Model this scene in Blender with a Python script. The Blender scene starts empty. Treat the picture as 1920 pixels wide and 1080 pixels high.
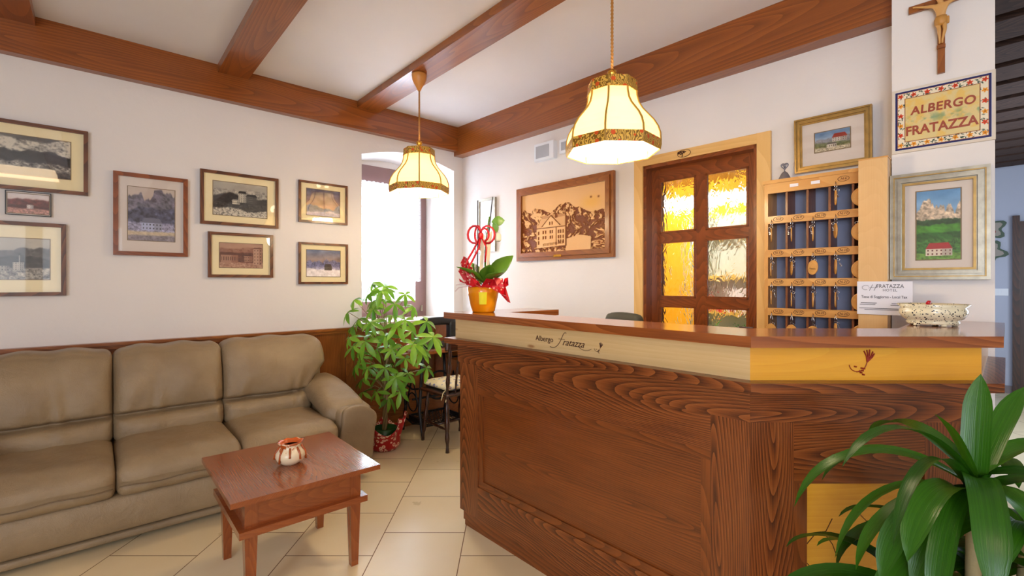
import bpy, math, random
import numpy as np
from mathutils import Vector, Matrix, Euler
R = random.Random(7)
scene = bpy.context.scene
COL = scene.collection
PI = math.pi
# ------------------------------------------------------------------ camera
TH = math.atan2(1015, 890)
FW = (math.cos(TH), math.sin(TH)); RT = (math.sin(TH), -math.cos(TH))
F = 890.0; HC = 1.32; HY = 531
cam_d = bpy.data.cameras.new('camera'); cam = bpy.data.objects.new('camera', cam_d); COL.objects.link(cam)
cam_d.sensor_width = 36; cam_d.lens = 36*F/1920; cam_d.shift_y = -9/1920; cam_d.clip_start = .02
cam.location = (0, 0, HC); cam.rotation_euler = (PI/2, 0, TH-PI/2)
scene.camera = cam
def w2(X, Y): return (RT[0]*X+FW[0]*Y, RT[1]*X+FW[1]*Y)      # X right of / Y ahead of the viewpoint, in metres, to room x, y
# ------------------------------------------------------------------ view, world, lights
vs = scene.view_settings
vs.view_transform = 'Standard'; vs.look = 'None'; vs.gamma = 1; vs.exposure = 0.33; vs.use_curve_mapping = False
wd = bpy.data.worlds.new('daylight'); scene.world = wd; wd.use_nodes = True
bg = wd.node_tree.nodes['Background']; bg.inputs[0].default_value = (.86, .93, 1, 1); bg.inputs[1].default_value = 2.4
def area(name, loc, rot, sx, sy, power, col):
    l = bpy.data.lights.new(name, 'AREA'); l.shape = 'RECTANGLE'; l.size = sx; l.size_y = sy; l.energy = power; l.color = col
    o = bpy.data.objects.new(name, l); o.location = loc; o.rotation_euler = rot; COL.objects.link(o); return o
def point(name, loc, power, col, rad=.05):
    l = bpy.data.lights.new(name, 'POINT'); l.energy = power; l.color = col; l.shadow_soft_size = rad
    o = bpy.data.objects.new(name, l); o.location = loc; COL.objects.link(o); return o
DAY = (.74, .86, 1)
# daylight through the alcove window in the back wall, the two windows behind the viewer and the corridor
area('window_daylight', (2.2, 4.62, 1.7), (PI/2, 0, PI), .8, 1.5, 80, DAY)
area('rear_window_daylight', (-1.35, -2.95, 1.6), (-PI/2, 0, PI), 1.0, 1.4, 6, DAY)
area('rear_window_daylight', (-.15, -2.95, 1.6), (-PI/2, 0, PI), 1.0, 1.4, 6, DAY)
area('side_fill_light', (-3.35, -1.7, 1.6), (PI/2, 0, -PI/2), 1.8, 1.6, 125, DAY)  # unseen fill added on the left to light the door wall bluish
area('corridor_daylight', (5.6, -.9, 1.6), (-PI/2, 0, PI), 2.0, 1.5, 60, DAY)
area('rear_warm_fill', (-.9, -1.2, 2.8), (0, 0, 0), 1.0, 1.0, 22, (1, .72, .42))  # unseen warm fill added behind the viewer to warm the left of the room

# ------------------------------------------------------------------ helpers
def lin(c):
    return tuple((x/255/12.92 if x/255 <= .04045 else ((x/255+.055)/1.055)**2.4) for x in c)
def mesh_obj(name, verts, faces, mat, parent=None, uvs=None, smooth=False, mats=None, fm=None):
    me = bpy.data.meshes.new(name); me.from_pydata([tuple(v) for v in verts], [], faces)
    if uvs is not None:
        ul = me.uv_layers.new(name='UVMap'); flat = [c for f in uvs for uv in f for c in uv]; ul.data.foreach_set('uv', flat)
    for m in (mats or [mat]): me.materials.append(m)
    if fm is not None: me.polygons.foreach_set('material_index', fm)
    if smooth: me.polygons.foreach_set('use_smooth', [True]*len(me.polygons))
    me.update()
    o = bpy.data.objects.new(name, me); COL.objects.link(o)
    if parent is not None: o.parent = parent
    return o
def tag(o, label=None, cat=None, group=None, kind=None):
    if label: o['label'] = label
    if cat: o['category'] = cat
    if group: o['group'] = group
    if kind: o['kind'] = kind
    return o
def thing(name, label, cat, loc=(0, 0, 0), rz=0, group=None, rot=None):
    o = bpy.data.objects.new(name, None); COL.objects.link(o); o.empty_display_size = .05
    o.location = loc; o.rotation_euler = rot or (0, 0, rz)
    return tag(o, label, cat, group)
def bevel(o, w=.003, seg=2):
    m = o.modifiers.new('bevel', 'BEVEL'); m.width = w; m.segments = seg; m.limit_method = 'ANGLE'; m.angle_limit = math.radians(40)
    return o
def subsurf(o, n=1):
    m = o.modifiers.new('sub', 'SUBSURF'); m.levels = n; m.render_levels = n; return o
class MB:
    def __init__(s): s.v = []; s.f = []; s.u = []; s.sm = False; s.mi = []; s.cur = 0
    def quad(s, pts, g=None, off=(0, 0), c=None):
        n = len(s.v); P = [Vector(p) for p in pts]; s.v += P; s.f.append(tuple(range(n, n+len(P)))); s.mi.append(s.cur)
        nn = (P[1]-P[0]).cross(P[2]-P[0])
        if nn.length < 1e-12 and len(P) > 3: nn = (P[2]-P[1]).cross(P[3]-P[1])
        nn = nn.normalized() if nn.length > 0 else Vector((0, 0, 1))
        G = Vector(g) if g else (P[1]-P[0])
        G = G-nn*G.dot(nn)
        if G.length < .2: G = nn.orthogonal()
        G.normalize(); V = nn.cross(G)
        C = Vector(c) if c else Vector((0, 0, 0))
        s.u.append([((p-C).dot(G)+off[0], (p-C).dot(V)+off[1]) for p in P])
    def hexa(s, b, t, g=(1, 0, 0), M=None, off=None):
        # b: four bottom points (counter-clockwise from above), t: four top points
        if M is not None: b = [M @ Vector(p) for p in b]; t = [M @ Vector(p) for p in t]; g = M.to_3x3() @ Vector(g)
        b = [Vector(p) for p in b]; t = [Vector(p) for p in t]
        c = sum(b+t, Vector())/8; off = off or (R.uniform(-2, 2), R.uniform(-.06, .06))
        s.quad([b[3], b[2], b[1], b[0]], g, off, c); s.quad(t, g, off, c)
        for i in range(4):
            j = (i+1) % 4; s.quad([b[i], b[j], t[j], t[i]], g, off, c)
    def box(s, x0, x1, y0, y1, z0, z1, g='x', M=None, off=None):
        gv = {'x': (1, 0, 0), 'y': (0, 1, 0), 'z': (0, 0, 1)}[g]
        s.hexa([(x0, y0, z0), (x1, y0, z0), (x1, y1, z0), (x0, y1, z0)], [(x0, y0, z1), (x1, y0, z1), (x1, y1, z1), (x0, y1, z1)], gv, M, off)
        return s
    def prism(s, poly, z0, z1, g=(1, 0, 0), M=None):
        # poly: counter-clockwise outline in xy
        b = [Vector((x, y, z0)) for x, y in poly]; t = [Vector((x, y, z1)) for x, y in poly]
        if M is not None: b = [M @ p for p in b]; t = [M @ p for p in t]
        off = (R.uniform(-2, 2), R.uniform(-.06, .06)); c = sum(b+t, Vector())/(2*len(b))
        s.quad(b[::-1], g, off, c); s.quad(t, g, off, c)
        for i in range(len(b)):
            j = (i+1) % len(b); s.quad([b[i], b[j], t[j], t[i]], g, off, c)
        return s
    def tube(s, pts, r, n=8, close=False):
        P = [Vector(p) for p in pts]; rs = r if isinstance(r, (list, tuple)) else [r]*len(P)
        rings = []; up = Vector((0, 0, 1)); prev = None
        for i, p in enumerate(P):
            d = (P[min(i+1, len(P)-1)]-P[max(i-1, 0)])
            if close: d = P[(i+1) % len(P)]-P[i-1]
            d = d.normalized() if d.length > 1e-9 else Vector((0, 0, 1))
            a = prev-d*prev.dot(d) if prev is not None else d.orthogonal()
            if a.length < 1e-6: a = d.orthogonal()
            a.normalize(); b = d.cross(a); prev = a
            k = len(s.v); s.v += [p+a*(rs[i]*math.cos(2*PI*j/n))+b*(rs[i]*math.sin(2*PI*j/n)) for j in range(n)]; rings.append(k)
        m = len(P) if close else len(P)-1
        for i in range(m):
            A = rings[i]; B = rings[(i+1) % len(P)]
            for j in range(n):
                q = (j+1) % n; s.f.append((A+j, A+q, B+q, B+j)); s.mi.append(s.cur); s.u.append([(i*.05, j*.01), (i*.05, q*.01), (i*.05+.05, q*.01), (i*.05+.05, j*.01)])
        if not close:
            for A, rev in ((rings[0], True), (rings[-1], False)):
                l = [A+j for j in range(n)]; l = l[::-1] if rev else l
                s.f.append(tuple(l)); s.mi.append(s.cur); s.u.append([(0, 0)]*n)
        return s
    def lathe(s, prof, n=32, c=(0, 0, 0), M=None, wob=None):
        # prof: (radius, z) from bottom to top
        C = Vector(c); rings = []
        for (r, z) in prof:
            k = len(s.v)
            for j in range(n):
                a = 2*PI*j/n; rr = r; zz = z
                if wob: rr, zz = wob(r, z, a)
                p = Vector((rr*math.cos(a), rr*math.sin(a), zz))+C
                s.v.append(M @ p if M is not None else p)
            rings.append(k)
        for i in range(len(prof)-1):
            A, B = rings[i], rings[i+1]
            for j in range(n):
                q = (j+1) % n; s.f.append((A+j, A+q, B+q, B+j)); s.mi.append(s.cur)
                s.u.append([(j/n, i), (q/n, i), (q/n, i+1), (j/n, i+1)])
        for A, rev, r in ((rings[0], True, prof[0][0]), (rings[-1], False, prof[-1][0])):
            if r > 1e-5:
                l = [A+j for j in range(n)]; l = l[::-1] if rev else l
                s.f.append(tuple(l)); s.mi.append(s.cur); s.u.append([(0, 0)]*n)
        return s
    def raw(s, verts, faces, M=None):
        k = len(s.v); s.v += [(M @ Vector(v) if M is not None else Vector(v)) for v in verts]
        for f in faces:
            s.f.append(tuple(i+k for i in f)); s.mi.append(s.cur); s.u.append([(s.v[i+k].x, s.v[i+k].z) for i in f])
        return s
    def build(s, name, mat, parent=None, smooth=False, bev=0, mats=None):
        o = mesh_obj(name, s.v, s.f, mat, parent, s.u, smooth, mats, s.mi if mats else None)
        if bev: bevel(o, bev)
        return o
def box(name, mat, parent, x0, x1, y0, y1, z0, z1, g='x', bev=0, M=None):
    return MB().box(x0, x1, y0, y1, z0, z1, g, M).build(name, mat, parent, bev=bev)
def rbox(dx, dy, dz, r, n=(10, 8, 6), fn=None, c=(0, 0, 0)):
    # rounded box of full size dx, dy, dz; fn reshapes each point (x, y, z) -> (x, y, z) before it moves to c
    idx = {}; verts = []; faces = []
    H = (dx/2, dy/2, dz/2)
    def grid(k, m):   # denser near the edges
        t = k/m*2-1; return math.copysign(abs(t)**.8, t)
    def vid(i, j, k):
        if (i, j, k) in idx: return idx[(i, j, k)]
        q = Vector((grid(i, n[0])*H[0], grid(j, n[1])*H[1], grid(k, n[2])*H[2]))
        cc = Vector([max(-(H[a]-r), min(H[a]-r, q[a])) for a in range(3)])
        d = q-cc
        if d.length > 1e-9: q = cc+d.normalized()*r
        if fn: q = Vector(fn(q.x, q.y, q.z))
        verts.append(q+Vector(c)); idx[(i, j, k)] = len(verts)-1; return idx[(i, j, k)]
    for a in range(3):
        b, e = (a+1) % 3, (a+2) % 3
        for side in (0, n[a]):
            for p in range(n[b]):
                for q in range(n[e]):
                    def mk(pp, qq):
                        t = [0, 0, 0]; t[a] = side; t[b] = pp; t[e] = qq; return vid(*t)
                    f = [mk(p, q), mk(p+1, q), mk(p+1, q+1), mk(p, q+1)]
                    faces.append(tuple(f if side else f[::-1]))
    return verts, faces
def text(body, size, mat, parent, M, ext=.001, shear=0, bold=0, sx=1, name='lettering', space=1):
    cu = bpy.data.curves.new('t', 'FONT'); cu.body = body; cu.size = size; cu.extrude = ext; cu.shear = shear; cu.offset = bold
    cu.align_x = 'CENTER'; cu.align_y = 'CENTER'; cu.space_character = space; cu.resolution_u = 4
    o = bpy.data.objects.new('t', cu); COL.objects.link(o); dg = bpy.context.evaluated_depsgraph_get()
    me = bpy.data.meshes.new_from_object(o.evaluated_get(dg)); bpy.data.objects.remove(o)
    me.transform(M @ Matrix.Scale(sx, 4, (1, 0, 0))); me.materials.clear(); me.materials.append(mat); me.name = name
    ob = bpy.data.objects.new(name, me); COL.objects.link(ob); ob.parent = parent; return ob
WALLM = Matrix.Rotation(PI/2, 4, 'X')      # text plane (xy) to a wall plane facing local -y
# ------------------------------------------------------------------ materials
class NT:
    def __init__(s, name):
        s.m = bpy.data.materials.new(name); s.m.use_nodes = True; s.t = s.m.node_tree; s.b = s.t.nodes['Principled BSDF']; s.out = s.t.nodes['Material Output']
    def n(s, typ, **k):
        nd = s.t.nodes.new(typ)
        for a, b in k.items(): setattr(nd, a, b)
        return nd
    def l(s, a, b): s.t.links.new(a, b)
    def val(s, node, **k):
        for a, b in k.items(): node.inputs[a].default_value = b
        return node
    def math(s, op, a, b=None):
        m = s.n('ShaderNodeMath', operation=op)
        for i, x in enumerate((a, b)):
            if x is None: continue
            if isinstance(x, (int, float)): m.inputs[i].default_value = x
            else: s.l(x, m.inputs[i])
        return m.outputs[0]
    def ramp(s, fac, stops):
        r = s.n('ShaderNodeValToRGB'); e = r.color_ramp.elements
        while len(e) < len(stops): e.new(.5)
        for i, (p, c) in enumerate(stops): e[i].position = p; e[i].color = (*c, 1)
        s.l(fac, r.inputs[0]); return r.outputs[0]
    def noise(s, vec=None, scale=5, detail=3, rough=.5, dist=0):
        x = s.n('ShaderNodeTexNoise'); x.inputs['Scale'].default_value = scale; x.inputs['Detail'].default_value = detail
        x.inputs['Roughness'].default_value = rough; x.inputs['Distortion'].default_value = dist
        if vec is not None: s.l(vec, x.inputs['Vector'])
        return x.outputs['Fac']
    def bump(s, h, strength=.2, dist=.01):
        b = s.n('ShaderNodeBump'); b.inputs['Strength'].default_value = strength; b.inputs['Distance'].default_value = dist
        s.l(h, b.inputs['Height']); s.l(b.outputs[0], s.b.inputs['Normal'])
    def set(s, **k):
        for a, v in k.items(): s.b.inputs[a.replace('_', ' ')].default_value = v
def plain(name, c, rough=.5, metal=0, coat=0, vary=.06, vs=8, bump=0, bs=60, spec=.5, **k):
    t = NT(name); o = t.n('ShaderNodeTexCoord').outputs['Object']; c = lin(c)
    f = t.noise(o, vs, 3)
    t.l(t.ramp(f, [(.25, tuple(x*(1-vary) for x in c)), (.75, tuple(min(1, x*(1+vary)) for x in c))]), t.b.inputs['Base Color'])
    t.set(Roughness=rough, Metallic=metal); t.b.inputs['Coat Weight'].default_value = coat; t.b.inputs['Coat Roughness'].default_value = .1
    t.b.inputs['Specular IOR Level'].default_value = spec
    if bump: t.bump(t.noise(o, bs, 4), bump, .004)
    for a, v in k.items(): t.b.inputs[a.replace('_', ' ')].default_value = v
    return t.m
def wood(name, dark, mid, light, rough=.3, rings=26, coat=.25, streak=1.0, along=.12, bump=.12, knots=False, contrast=1.0, warp=.085):
    t = NT(name); uv = t.n('ShaderNodeUVMap').outputs[0]
    sp = t.n('ShaderNodeSeparateXYZ'); t.l(uv, sp.inputs[0]); U, V = sp.outputs[0], sp.outputs[1]
    cb = t.n('ShaderNodeCombineXYZ'); t.l(t.math('MULTIPLY', U, 1.0), cb.inputs[0]); t.l(t.math('MULTIPLY', V, 6), cb.inputs[1])
    wn = t.noise(cb.outputs[0], 1.1, 1, .5)
    wv = t.math('MULTIPLY', t.math('SUBTRACT', wn, .5), warp)
    c2 = t.n('ShaderNodeCombineXYZ'); t.l(t.math('ADD', V, wv), c2.inputs[0]); t.l(t.math('ADD', t.math('MULTIPLY', U, along), wv), c2.inputs[1])
    wave = t.n('ShaderNodeTexWave', wave_type='RINGS', rings_direction='Z', wave_profile='SAW'); wave.inputs['Scale'].default_value = rings
    wave.inputs['Distortion'].default_value = .5; wave.inputs['Detail'].default_value = 1; wave.inputs['Detail Scale'].default_value = 1
    t.l(c2.outputs[0], wave.inputs['Vector'])
    c3 = t.n('ShaderNodeCombineXYZ'); t.l(t.math('MULTIPLY', U, 5), c3.inputs[0]); t.l(t.math('MULTIPLY', V, 260), c3.inputs[1])
    st = t.noise(c3.outputs[0], 1, 3, .6)
    c4 = t.n('ShaderNodeCombineXYZ'); t.l(t.math('MULTIPLY', U, 1.1), c4.inputs[0]); t.l(t.math('MULTIPLY', V, 9), c4.inputs[1])
    bl = t.noise(c4.outputs[0], 1, 2)
    c5 = t.n('ShaderNodeCombineXYZ'); t.l(t.math('MULTIPLY', U, 4), c5.inputs[0]); t.l(t.math('MULTIPLY', V, 30), c5.inputs[1])
    msk = t.math('ADD', .35, t.math('MULTIPLY', t.noise(c5.outputs[0], 1, 3, .6), 1.3))
    wv3 = t.math('MULTIPLY', wave.outputs['Fac'], msk)
    fac = t.math('ADD', t.math('ADD', t.math('MULTIPLY', wv3, .55*contrast), t.math('MULTIPLY', st, .45*streak)), t.math('MULTIPLY', bl, .35))
    fac = t.math('SUBTRACT', fac, .175*(contrast+streak)-.03)
    base = t.ramp(fac, [(.12, lin(dark)), (.42, lin(mid)), (.85, lin(light))])
    if knots:
        ck = t.n('ShaderNodeCombineXYZ'); t.l(t.math('MULTIPLY', U, 3.6), ck.inputs[0]); t.l(t.math('MULTIPLY', V, 11), ck.inputs[1])
        vo = t.n('ShaderNodeTexVoronoi'); vo.inputs['Scale'].default_value = 1; t.l(ck.outputs[0], vo.inputs['Vector'])
        km = t.ramp(vo.outputs['Distance'], [(.05, (1, 1, 1)), (.11, (0, 0, 0))])
        mx = t.n('ShaderNodeMix', data_type='RGBA'); t.l(t.math('MULTIPLY', km, .75), mx.inputs[0]); t.l(base, mx.inputs[6]); mx.inputs[7].default_value = (*lin((150, 88, 40)), 1)
        base = mx.outputs[2]
    t.l(base, t.b.inputs['Base Color']); t.set(Roughness=rough); t.b.inputs['Coat Weight'].default_value = coat; t.b.inputs['Coat Roughness'].default_value = .12
    t.bump(t.math('ADD', wave.outputs['Fac'], st), bump, .0015)
    return t.m
def emit(name, c, s, rough=.6):
    m = plain(name, c, rough); b = m.node_tree.nodes['Principled BSDF']; b.inputs['Emission Color'].default_value = (*lin(c), 1); b.inputs['Emission Strength'].default_value = s; return m
def attr_mat(name, rough=.5, coat=0, spec=.3):
    t = NT(name); a = t.n('ShaderNodeVertexColor'); a.layer_name = 'art'; 
    o = t.n('ShaderNodeTexCoord').outputs['Object']; f = t.ramp(t.noise(o, 400, 2), [(.3, (.93, .93, .93)), (.7, (1, 1, 1))])
    mx = t.n('ShaderNodeMix', data_type='RGBA', blend_type='MULTIPLY'); mx.inputs[0].default_value = 1; t.l(a.outputs[0], mx.inputs[6]); t.l(f, mx.inputs[7])
    t.l(mx.outputs[2], t.b.inputs['Base Color']); t.set(Roughness=rough); t.b.inputs['Coat Weight'].default_value = coat; t.b.inputs['Specular IOR Level'].default_value = spec
    return t.m
def glass_thin(name, boost=1.0, tint=(1, 1, 1)):
    t = NT(name); tr = t.n('ShaderNodeBsdfTransparent'); tr.inputs[0].default_value = (*tint, 1)
    gl = t.n('ShaderNodeBsdfGlossy'); gl.inputs['Roughness'].default_value = .02
    lw = t.n('ShaderNodeLayerWeight'); lw.inputs[0].default_value = .5
    fr = t.math('ADD', t.math('MULTIPLY', t.math('POWER', lw.outputs['Facing'], 5), .9), .035)
    mx = t.n('ShaderNodeMixShader'); t.l(t.math('MULTIPLY', fr, boost), mx.inputs[0]); t.l(tr.outputs[0], mx.inputs[1]); t.l(gl.outputs[0], mx.inputs[2]); t.l(mx.outputs[0], t.out.inputs[0])
    return t.m
def floor_mat():
    t = NT('cream_floor_tiles'); ge = t.n('ShaderNodeNewGeometry'); mp = t.n('ShaderNodeMapping')
    # tiles of 42.5 cm laid at 45 degrees to the walls in running bond
    mp.vector_type = 'POINT'; mp.inputs['Rotation'].default_value = (0, 0, -(TH-PI/2)); t.l(ge.outputs['Position'], mp.inputs['Vector'])
    sp = t.n('ShaderNodeSeparateXYZ'); t.l(mp.outputs[0], sp.inputs[0])
    T = .425
    ci = t.math('DIVIDE', t.math('ADD', sp.outputs[0], .25), T); col = t.math('FLOOR', ci)
    par = t.math('MULTIPLY', t.math('MODULO', t.math('ADD', col, 100), 2), .5)
    ri = t.math('ADD', t.math('DIVIDE', t.math('SUBTRACT', sp.outputs[1], 2.512-.2125), T), par); row = t.math('FLOOR', ri)
    def edge(x):
        f = t.math('FRACT', x); return t.math('MINIMUM', f, t.math('SUBTRACT', 1, f))
    e = t.math('MINIMUM', edge(ci), edge(ri))
    g = t.math('LESS_THAN', e, .0055)
    cc = t.n('ShaderNodeCombineXYZ'); t.l(col, cc.inputs[0]); t.l(row, cc.inputs[1])
    wn = t.n('ShaderNodeTexWhiteNoise'); t.l(cc.outputs[0], wn.inputs['Vector'])
    n1 = t.noise(ge.outputs['Position'], 2.2, 5, .6)
    f = t.math('ADD', t.math('MULTIPLY', n1, .8), t.math('MULTIPLY', wn.outputs['Value'], .25))
    base = t.ramp(f, [(.1, lin((224, 202, 158))), (.5, lin((232, 212, 172))), (.9, lin((238, 222, 188)))])
    mx = t.n('ShaderNodeMix', data_type='RGBA'); t.l(g, mx.inputs[0]); t.l(base, mx.inputs[6]); mx.inputs[7].default_value = (*lin((128, 92, 56)), 1)
    t.l(mx.outputs[2], t.b.inputs['Base Color']); t.set(Roughness=.28)
    t.l(t.math('ADD', t.math('MULTIPLY', n1, .1), t.math('ADD', .24, t.math('MULTIPLY', g, .4))), t.b.inputs['Roughness'])
    t.bump(t.math('SUBTRACT', 1, g), .3, .002)
    return t.m
def plaster(name, c, bump=.25):
    t = NT(name); o = t.n('ShaderNodeTexCoord').outputs['Object']
    f = t.noise(o, 1.3, 4); c = lin(c)
    t.l(t.ramp(f, [(.3, tuple(x*.96 for x in c)), (.7, tuple(min(1, x*1.03) for x in c))]), t.b.inputs['Base Color'])
    t.set(Roughness=.85); t.bump(t.math('ADD', t.noise(o, 22, 5), t.math('MULTIPLY', t.noise(o, 5, 2), .8)), bump, .006)
    return t.m
def leather():
    t = NT('taupe_leather'); o = t.n('ShaderNodeTexCoord').outputs['Object']; f = t.noise(o, 6, 4)
    t.l(t.ramp(f, [(.3, lin((134, 112, 84))), (.7, lin((150, 128, 98)))]), t.b.inputs['Base Color']); t.set(Roughness=.42)
    v = t.n('ShaderNodeTexVoronoi'); v.inputs['Scale'].default_value = 420; t.l(o, v.inputs['Vector'])
    t.bump(t.math('ADD', t.math('MULTIPLY', v.outputs['Distance'], .12), t.math('MULTIPLY', t.noise(o, 11, 6, .66, 1.2), 1.4)), .42, .014)
    return t.m
def leaf_mat(name, a, b, rough=.35, vein=None):
    t = NT(name); o = t.n('ShaderNodeTexCoord').outputs['Object']; gi = t.n('ShaderNodeNewGeometry')
    fq = t.noise(o, 14, 2)
    if vein:
        uv = t.n('ShaderNodeUVMap').outputs[0]; mp = t.n('ShaderNodeMapping'); mp.inputs['Scale'].default_value = (22, .6, 1); t.l(uv, mp.inputs[0]); fq = t.math('ADD', t.math('MULTIPLY', t.noise(mp.outputs[0], 1, 2), 1.6), -.3)
        t.bump(fq, .25, .002)
    c = t.ramp(t.math('ADD', t.math('MULTIPLY', gi.outputs['Random Per Island'], .6), t.math('MULTIPLY', fq, .4)), [(.1, lin(a)), (.9, lin(b))])
    t.l(c, t.b.inputs['Base Color']); t.set(Roughness=rough)
    tl = t.n('ShaderNodeBsdfTranslucent'); t.l(c, tl.inputs[0]); mx = t.n('ShaderNodeMixShader'); mx.inputs[0].default_value = .35
    t.l(t.b.outputs[0], mx.inputs[1]); t.l(tl.outputs[0], mx.inputs[2]); t.l(mx.outputs[0], t.out.inputs[0])
    return t.m
def pattern(name, base, spots, scale=30, th=.35, rough=.5, ring=None, bump=0):
    t = NT(name); o = t.n('ShaderNodeTexCoord').outputs['Object']; v = t.n('ShaderNodeTexVoronoi'); v.inputs['Scale'].default_value = scale; t.l(o, v.inputs['Vector'])
    st = [(th-.02, lin(spots)), (th, lin(base))]
    if ring: st = [(th*.35, lin(ring)), (th*.4, lin(spots)), (th*.8, lin(spots)), (th*.85, lin(base))]
    t.l(t.ramp(v.outputs['Distance'], st), t.b.inputs['Base Color']); t.set(Roughness=rough)
    return t.m
M = {}
M['wall'] = plaster('cream_plaster', (226, 220, 218))
M['ceil'] = plaster('white_ceiling_plaster', (226, 222, 224), .12)
M['grey_wall'] = plaster('grey_blue_plaster', (180, 184, 200), .1)
M['floor'] = floor_mat()
M['beam'] = wood('stained_beam_wood', (118, 60, 18), (148, 80, 26), (170, 98, 40), .3, 20, .35, .8, .05, .05, contrast=.55)
M['panel'] = wood('wainscot_wood', (118, 60, 16), (156, 90, 32), (180, 110, 48), .35, 26, .2, .8, contrast=.3)
M['oak'] = wood('stained_ash_wood', (70, 30, 8), (122, 62, 22), (158, 92, 42), .34, 44, .25, 1.5, .085, .2, contrast=.8, warp=.075)
M['oak2'] = wood('smooth_stained_panel', (86, 40, 10), (126, 64, 20), (148, 82, 32), .34, 36, .25, 1.3, .06, .1, contrast=.5, warp=.07)
M['top'] = wood('glossy_countertop_wood', (124, 62, 24), (156, 86, 38), (180, 108, 56), .2, 22, .6, .8, .06, .03, contrast=.6)
M['pine'] = wood('pale_pine_board', (204, 168, 112), (218, 186, 136), (228, 200, 152), .4, 18, .2, .6, .04, .03, True, contrast=.2)
M['pine_lit'] = wood('lamplit_pine_board', (214, 146, 36), (228, 166, 50), (236, 184, 76), .35, 18, .3, .6, .04, .03, True, contrast=.2)  # yellower copy of the pine, warm lamp light put into its colour
M['tan'] = wood('light_varnished_board', (212, 168, 112), (226, 186, 130), (234, 198, 146), .4, 30, .2, .5, contrast=.12)
M['casing'] = wood('pale_door_casing_wood', (214, 166, 96), (228, 186, 120), (236, 200, 140), .4, 10, .2, .4, contrast=.35)
M['door'] = wood('mahogany_door_wood', (104, 50, 16), (138, 70, 26), (158, 88, 38), .3, 30, .3, .9, contrast=.5)
M['frame'] = wood('brown_picture_frame_wood', (74, 38, 18), (106, 58, 28), (130, 76, 40), .35, 20, .2)
M['table'] = wood('cherry_table_wood', (122, 56, 22), (152, 80, 34), (168, 94, 44), .24, 34, .5, .8, contrast=.22)
M['dark_wood'] = wood('dark_turned_wood', (36, 16, 8), (62, 30, 16), (84, 44, 24), .3, 20, .3)
M['leather'] = leather()
M['black'] = plain('black_painted_iron', (22, 22, 26), .35)
M['gold'] = plain('gilded_frame_wood', (170, 136, 76), .35, .5, vary=.2, vs=30)
M['silver'] = plain('silver_gilt_wood', (164, 156, 140), .3, .6, vary=.2, vs=30)
M['mat'] = plain('cream_picture_mount', (240, 224, 180), .8, vary=.02)
M['mat_pink'] = plain('pinkish_picture_mount', (216, 204, 196), .8, vary=.02)
M['metal'] = plain('polished_steel', (190, 190, 196), .25, 1)
M['white'] = plain('white_plastic', (228, 230, 236), .5, vary=.02)
M['paper'] = plain('white_paper', (228, 226, 236), .6, vary=.02)
M['ink'] = plain('dark_grey_ink', (60, 58, 70), .6)
M['brand'] = plain('burnt_brown_mark', (74, 34, 12), .7)
M['brand2'] = plain('red_brown_mark', (140, 36, 10), .6)
M['art'] = attr_mat('painted_picture')
M['artg'] = attr_mat('glazed_tile_picture', .25, .3)
M['glass'] = glass_thin('picture_glass', 1.3)
M['wglass'] = glass_thin('window_glass')
M['leaf'] = leaf_mat('fresh_green_leaf', (60, 118, 22), (150, 196, 60))
M['leaf2'] = leaf_mat('deep_green_strap_leaf', (22, 70, 14), (70, 130, 24), .32, True)
M['leaf3'] = leaf_mat('orchid_leaf', (74, 120, 30), (120, 164, 50), .3)
M['stem'] = plain('brown_green_stem', (126, 104, 62), .6)
M['red'] = plain('red_ribbon', (196, 14, 30), .35)
M['foil'] = pattern('red_printed_wrap', (170, 14, 22), (232, 196, 170), 28, .5, .35, (190, 60, 40))
M['tartan'] = pattern('red_cream_wrap_paper', (196, 20, 34), (226, 170, 140), 60, .3, .4)
M['wallpad'] = M['wall']
# ------------------------------------------------------------------ frames of reference of the walls
CB = Vector((2.818, 3.98)); dB = Vector((.149, -3.456)).normalized(); ANG_B = math.atan2(dB.y, dB.x)
MBW = Matrix.Translation((CB.x, CB.y, 0)) @ Matrix.Rotation(ANG_B, 4, 'Z')       # x along the door wall, y into it
P3 = Vector((2.7707, .1294)); dP = Vector((.07105, -.99747)); ANG_P = math.atan2(dP.y, dP.x)
MPW = Matrix.Translation((P3.x, P3.y, 0)) @ Matrix.Rotation(ANG_P, 4, 'Z')       # pillar face
def locB(s, off, z): return MBW @ Vector((s, -off, z))
def locP(s, off, z): return MPW @ Vector((s, -off, z))
def struct(o): o['kind'] = 'structure'; return o
def attach(o, p):
    o.parent = p; o.matrix_parent_inverse = p.matrix_basis.inverted(); return o
CZ = 2.875
# ------------------------------------------------------------------ floor, ceiling, walls
struct(box('floor', M['floor'], None, -3.6, 8.5, -3.2, 4.6, -.1, 0))
mb = MB(); mb.box(-3.6, 3.08, -3.2, 4.6, CZ, 3.02); struct(mb.build('ceiling', M['ceil']))
# wall_back: the picture wall with the arched window alcove
U0, U1, W0, W1, VF, VB = 1.745, 2.712, 1.70, 2.615, 3.98, 4.58
mb = MB()
mb.prism([(-3.6, VF), (U0, VF), (W0, VB), (-3.6, VB)], 0, 3.0)
mb.prism([(U1, VF), (3.2, VF), (3.2, VB), (W1, VB)], 0, 3.0)
mb.prism([(U0, VF), (U1, VF), (W1, VB), (W0, VB)], 0, .95)
N = 16
def arch(t): return 2.45+.085*math.sin(PI*t)
for i in range(N):
    a, b = i/N, (i+1)/N
    fa, fb = U0+(U1-U0)*a, U0+(U1-U0)*b; ba, bb = W0+(W1-W0)*a, W0+(W1-W0)*b
    mb.hexa([(fa, VF, arch(a)), (fb, VF, arch(b)), (bb, VB, arch(b)), (ba, VB, arch(a))], [(fa, VF, 3), (fb, VF, 3), (bb, VB, 3), (ba, VB, 3)])
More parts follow.
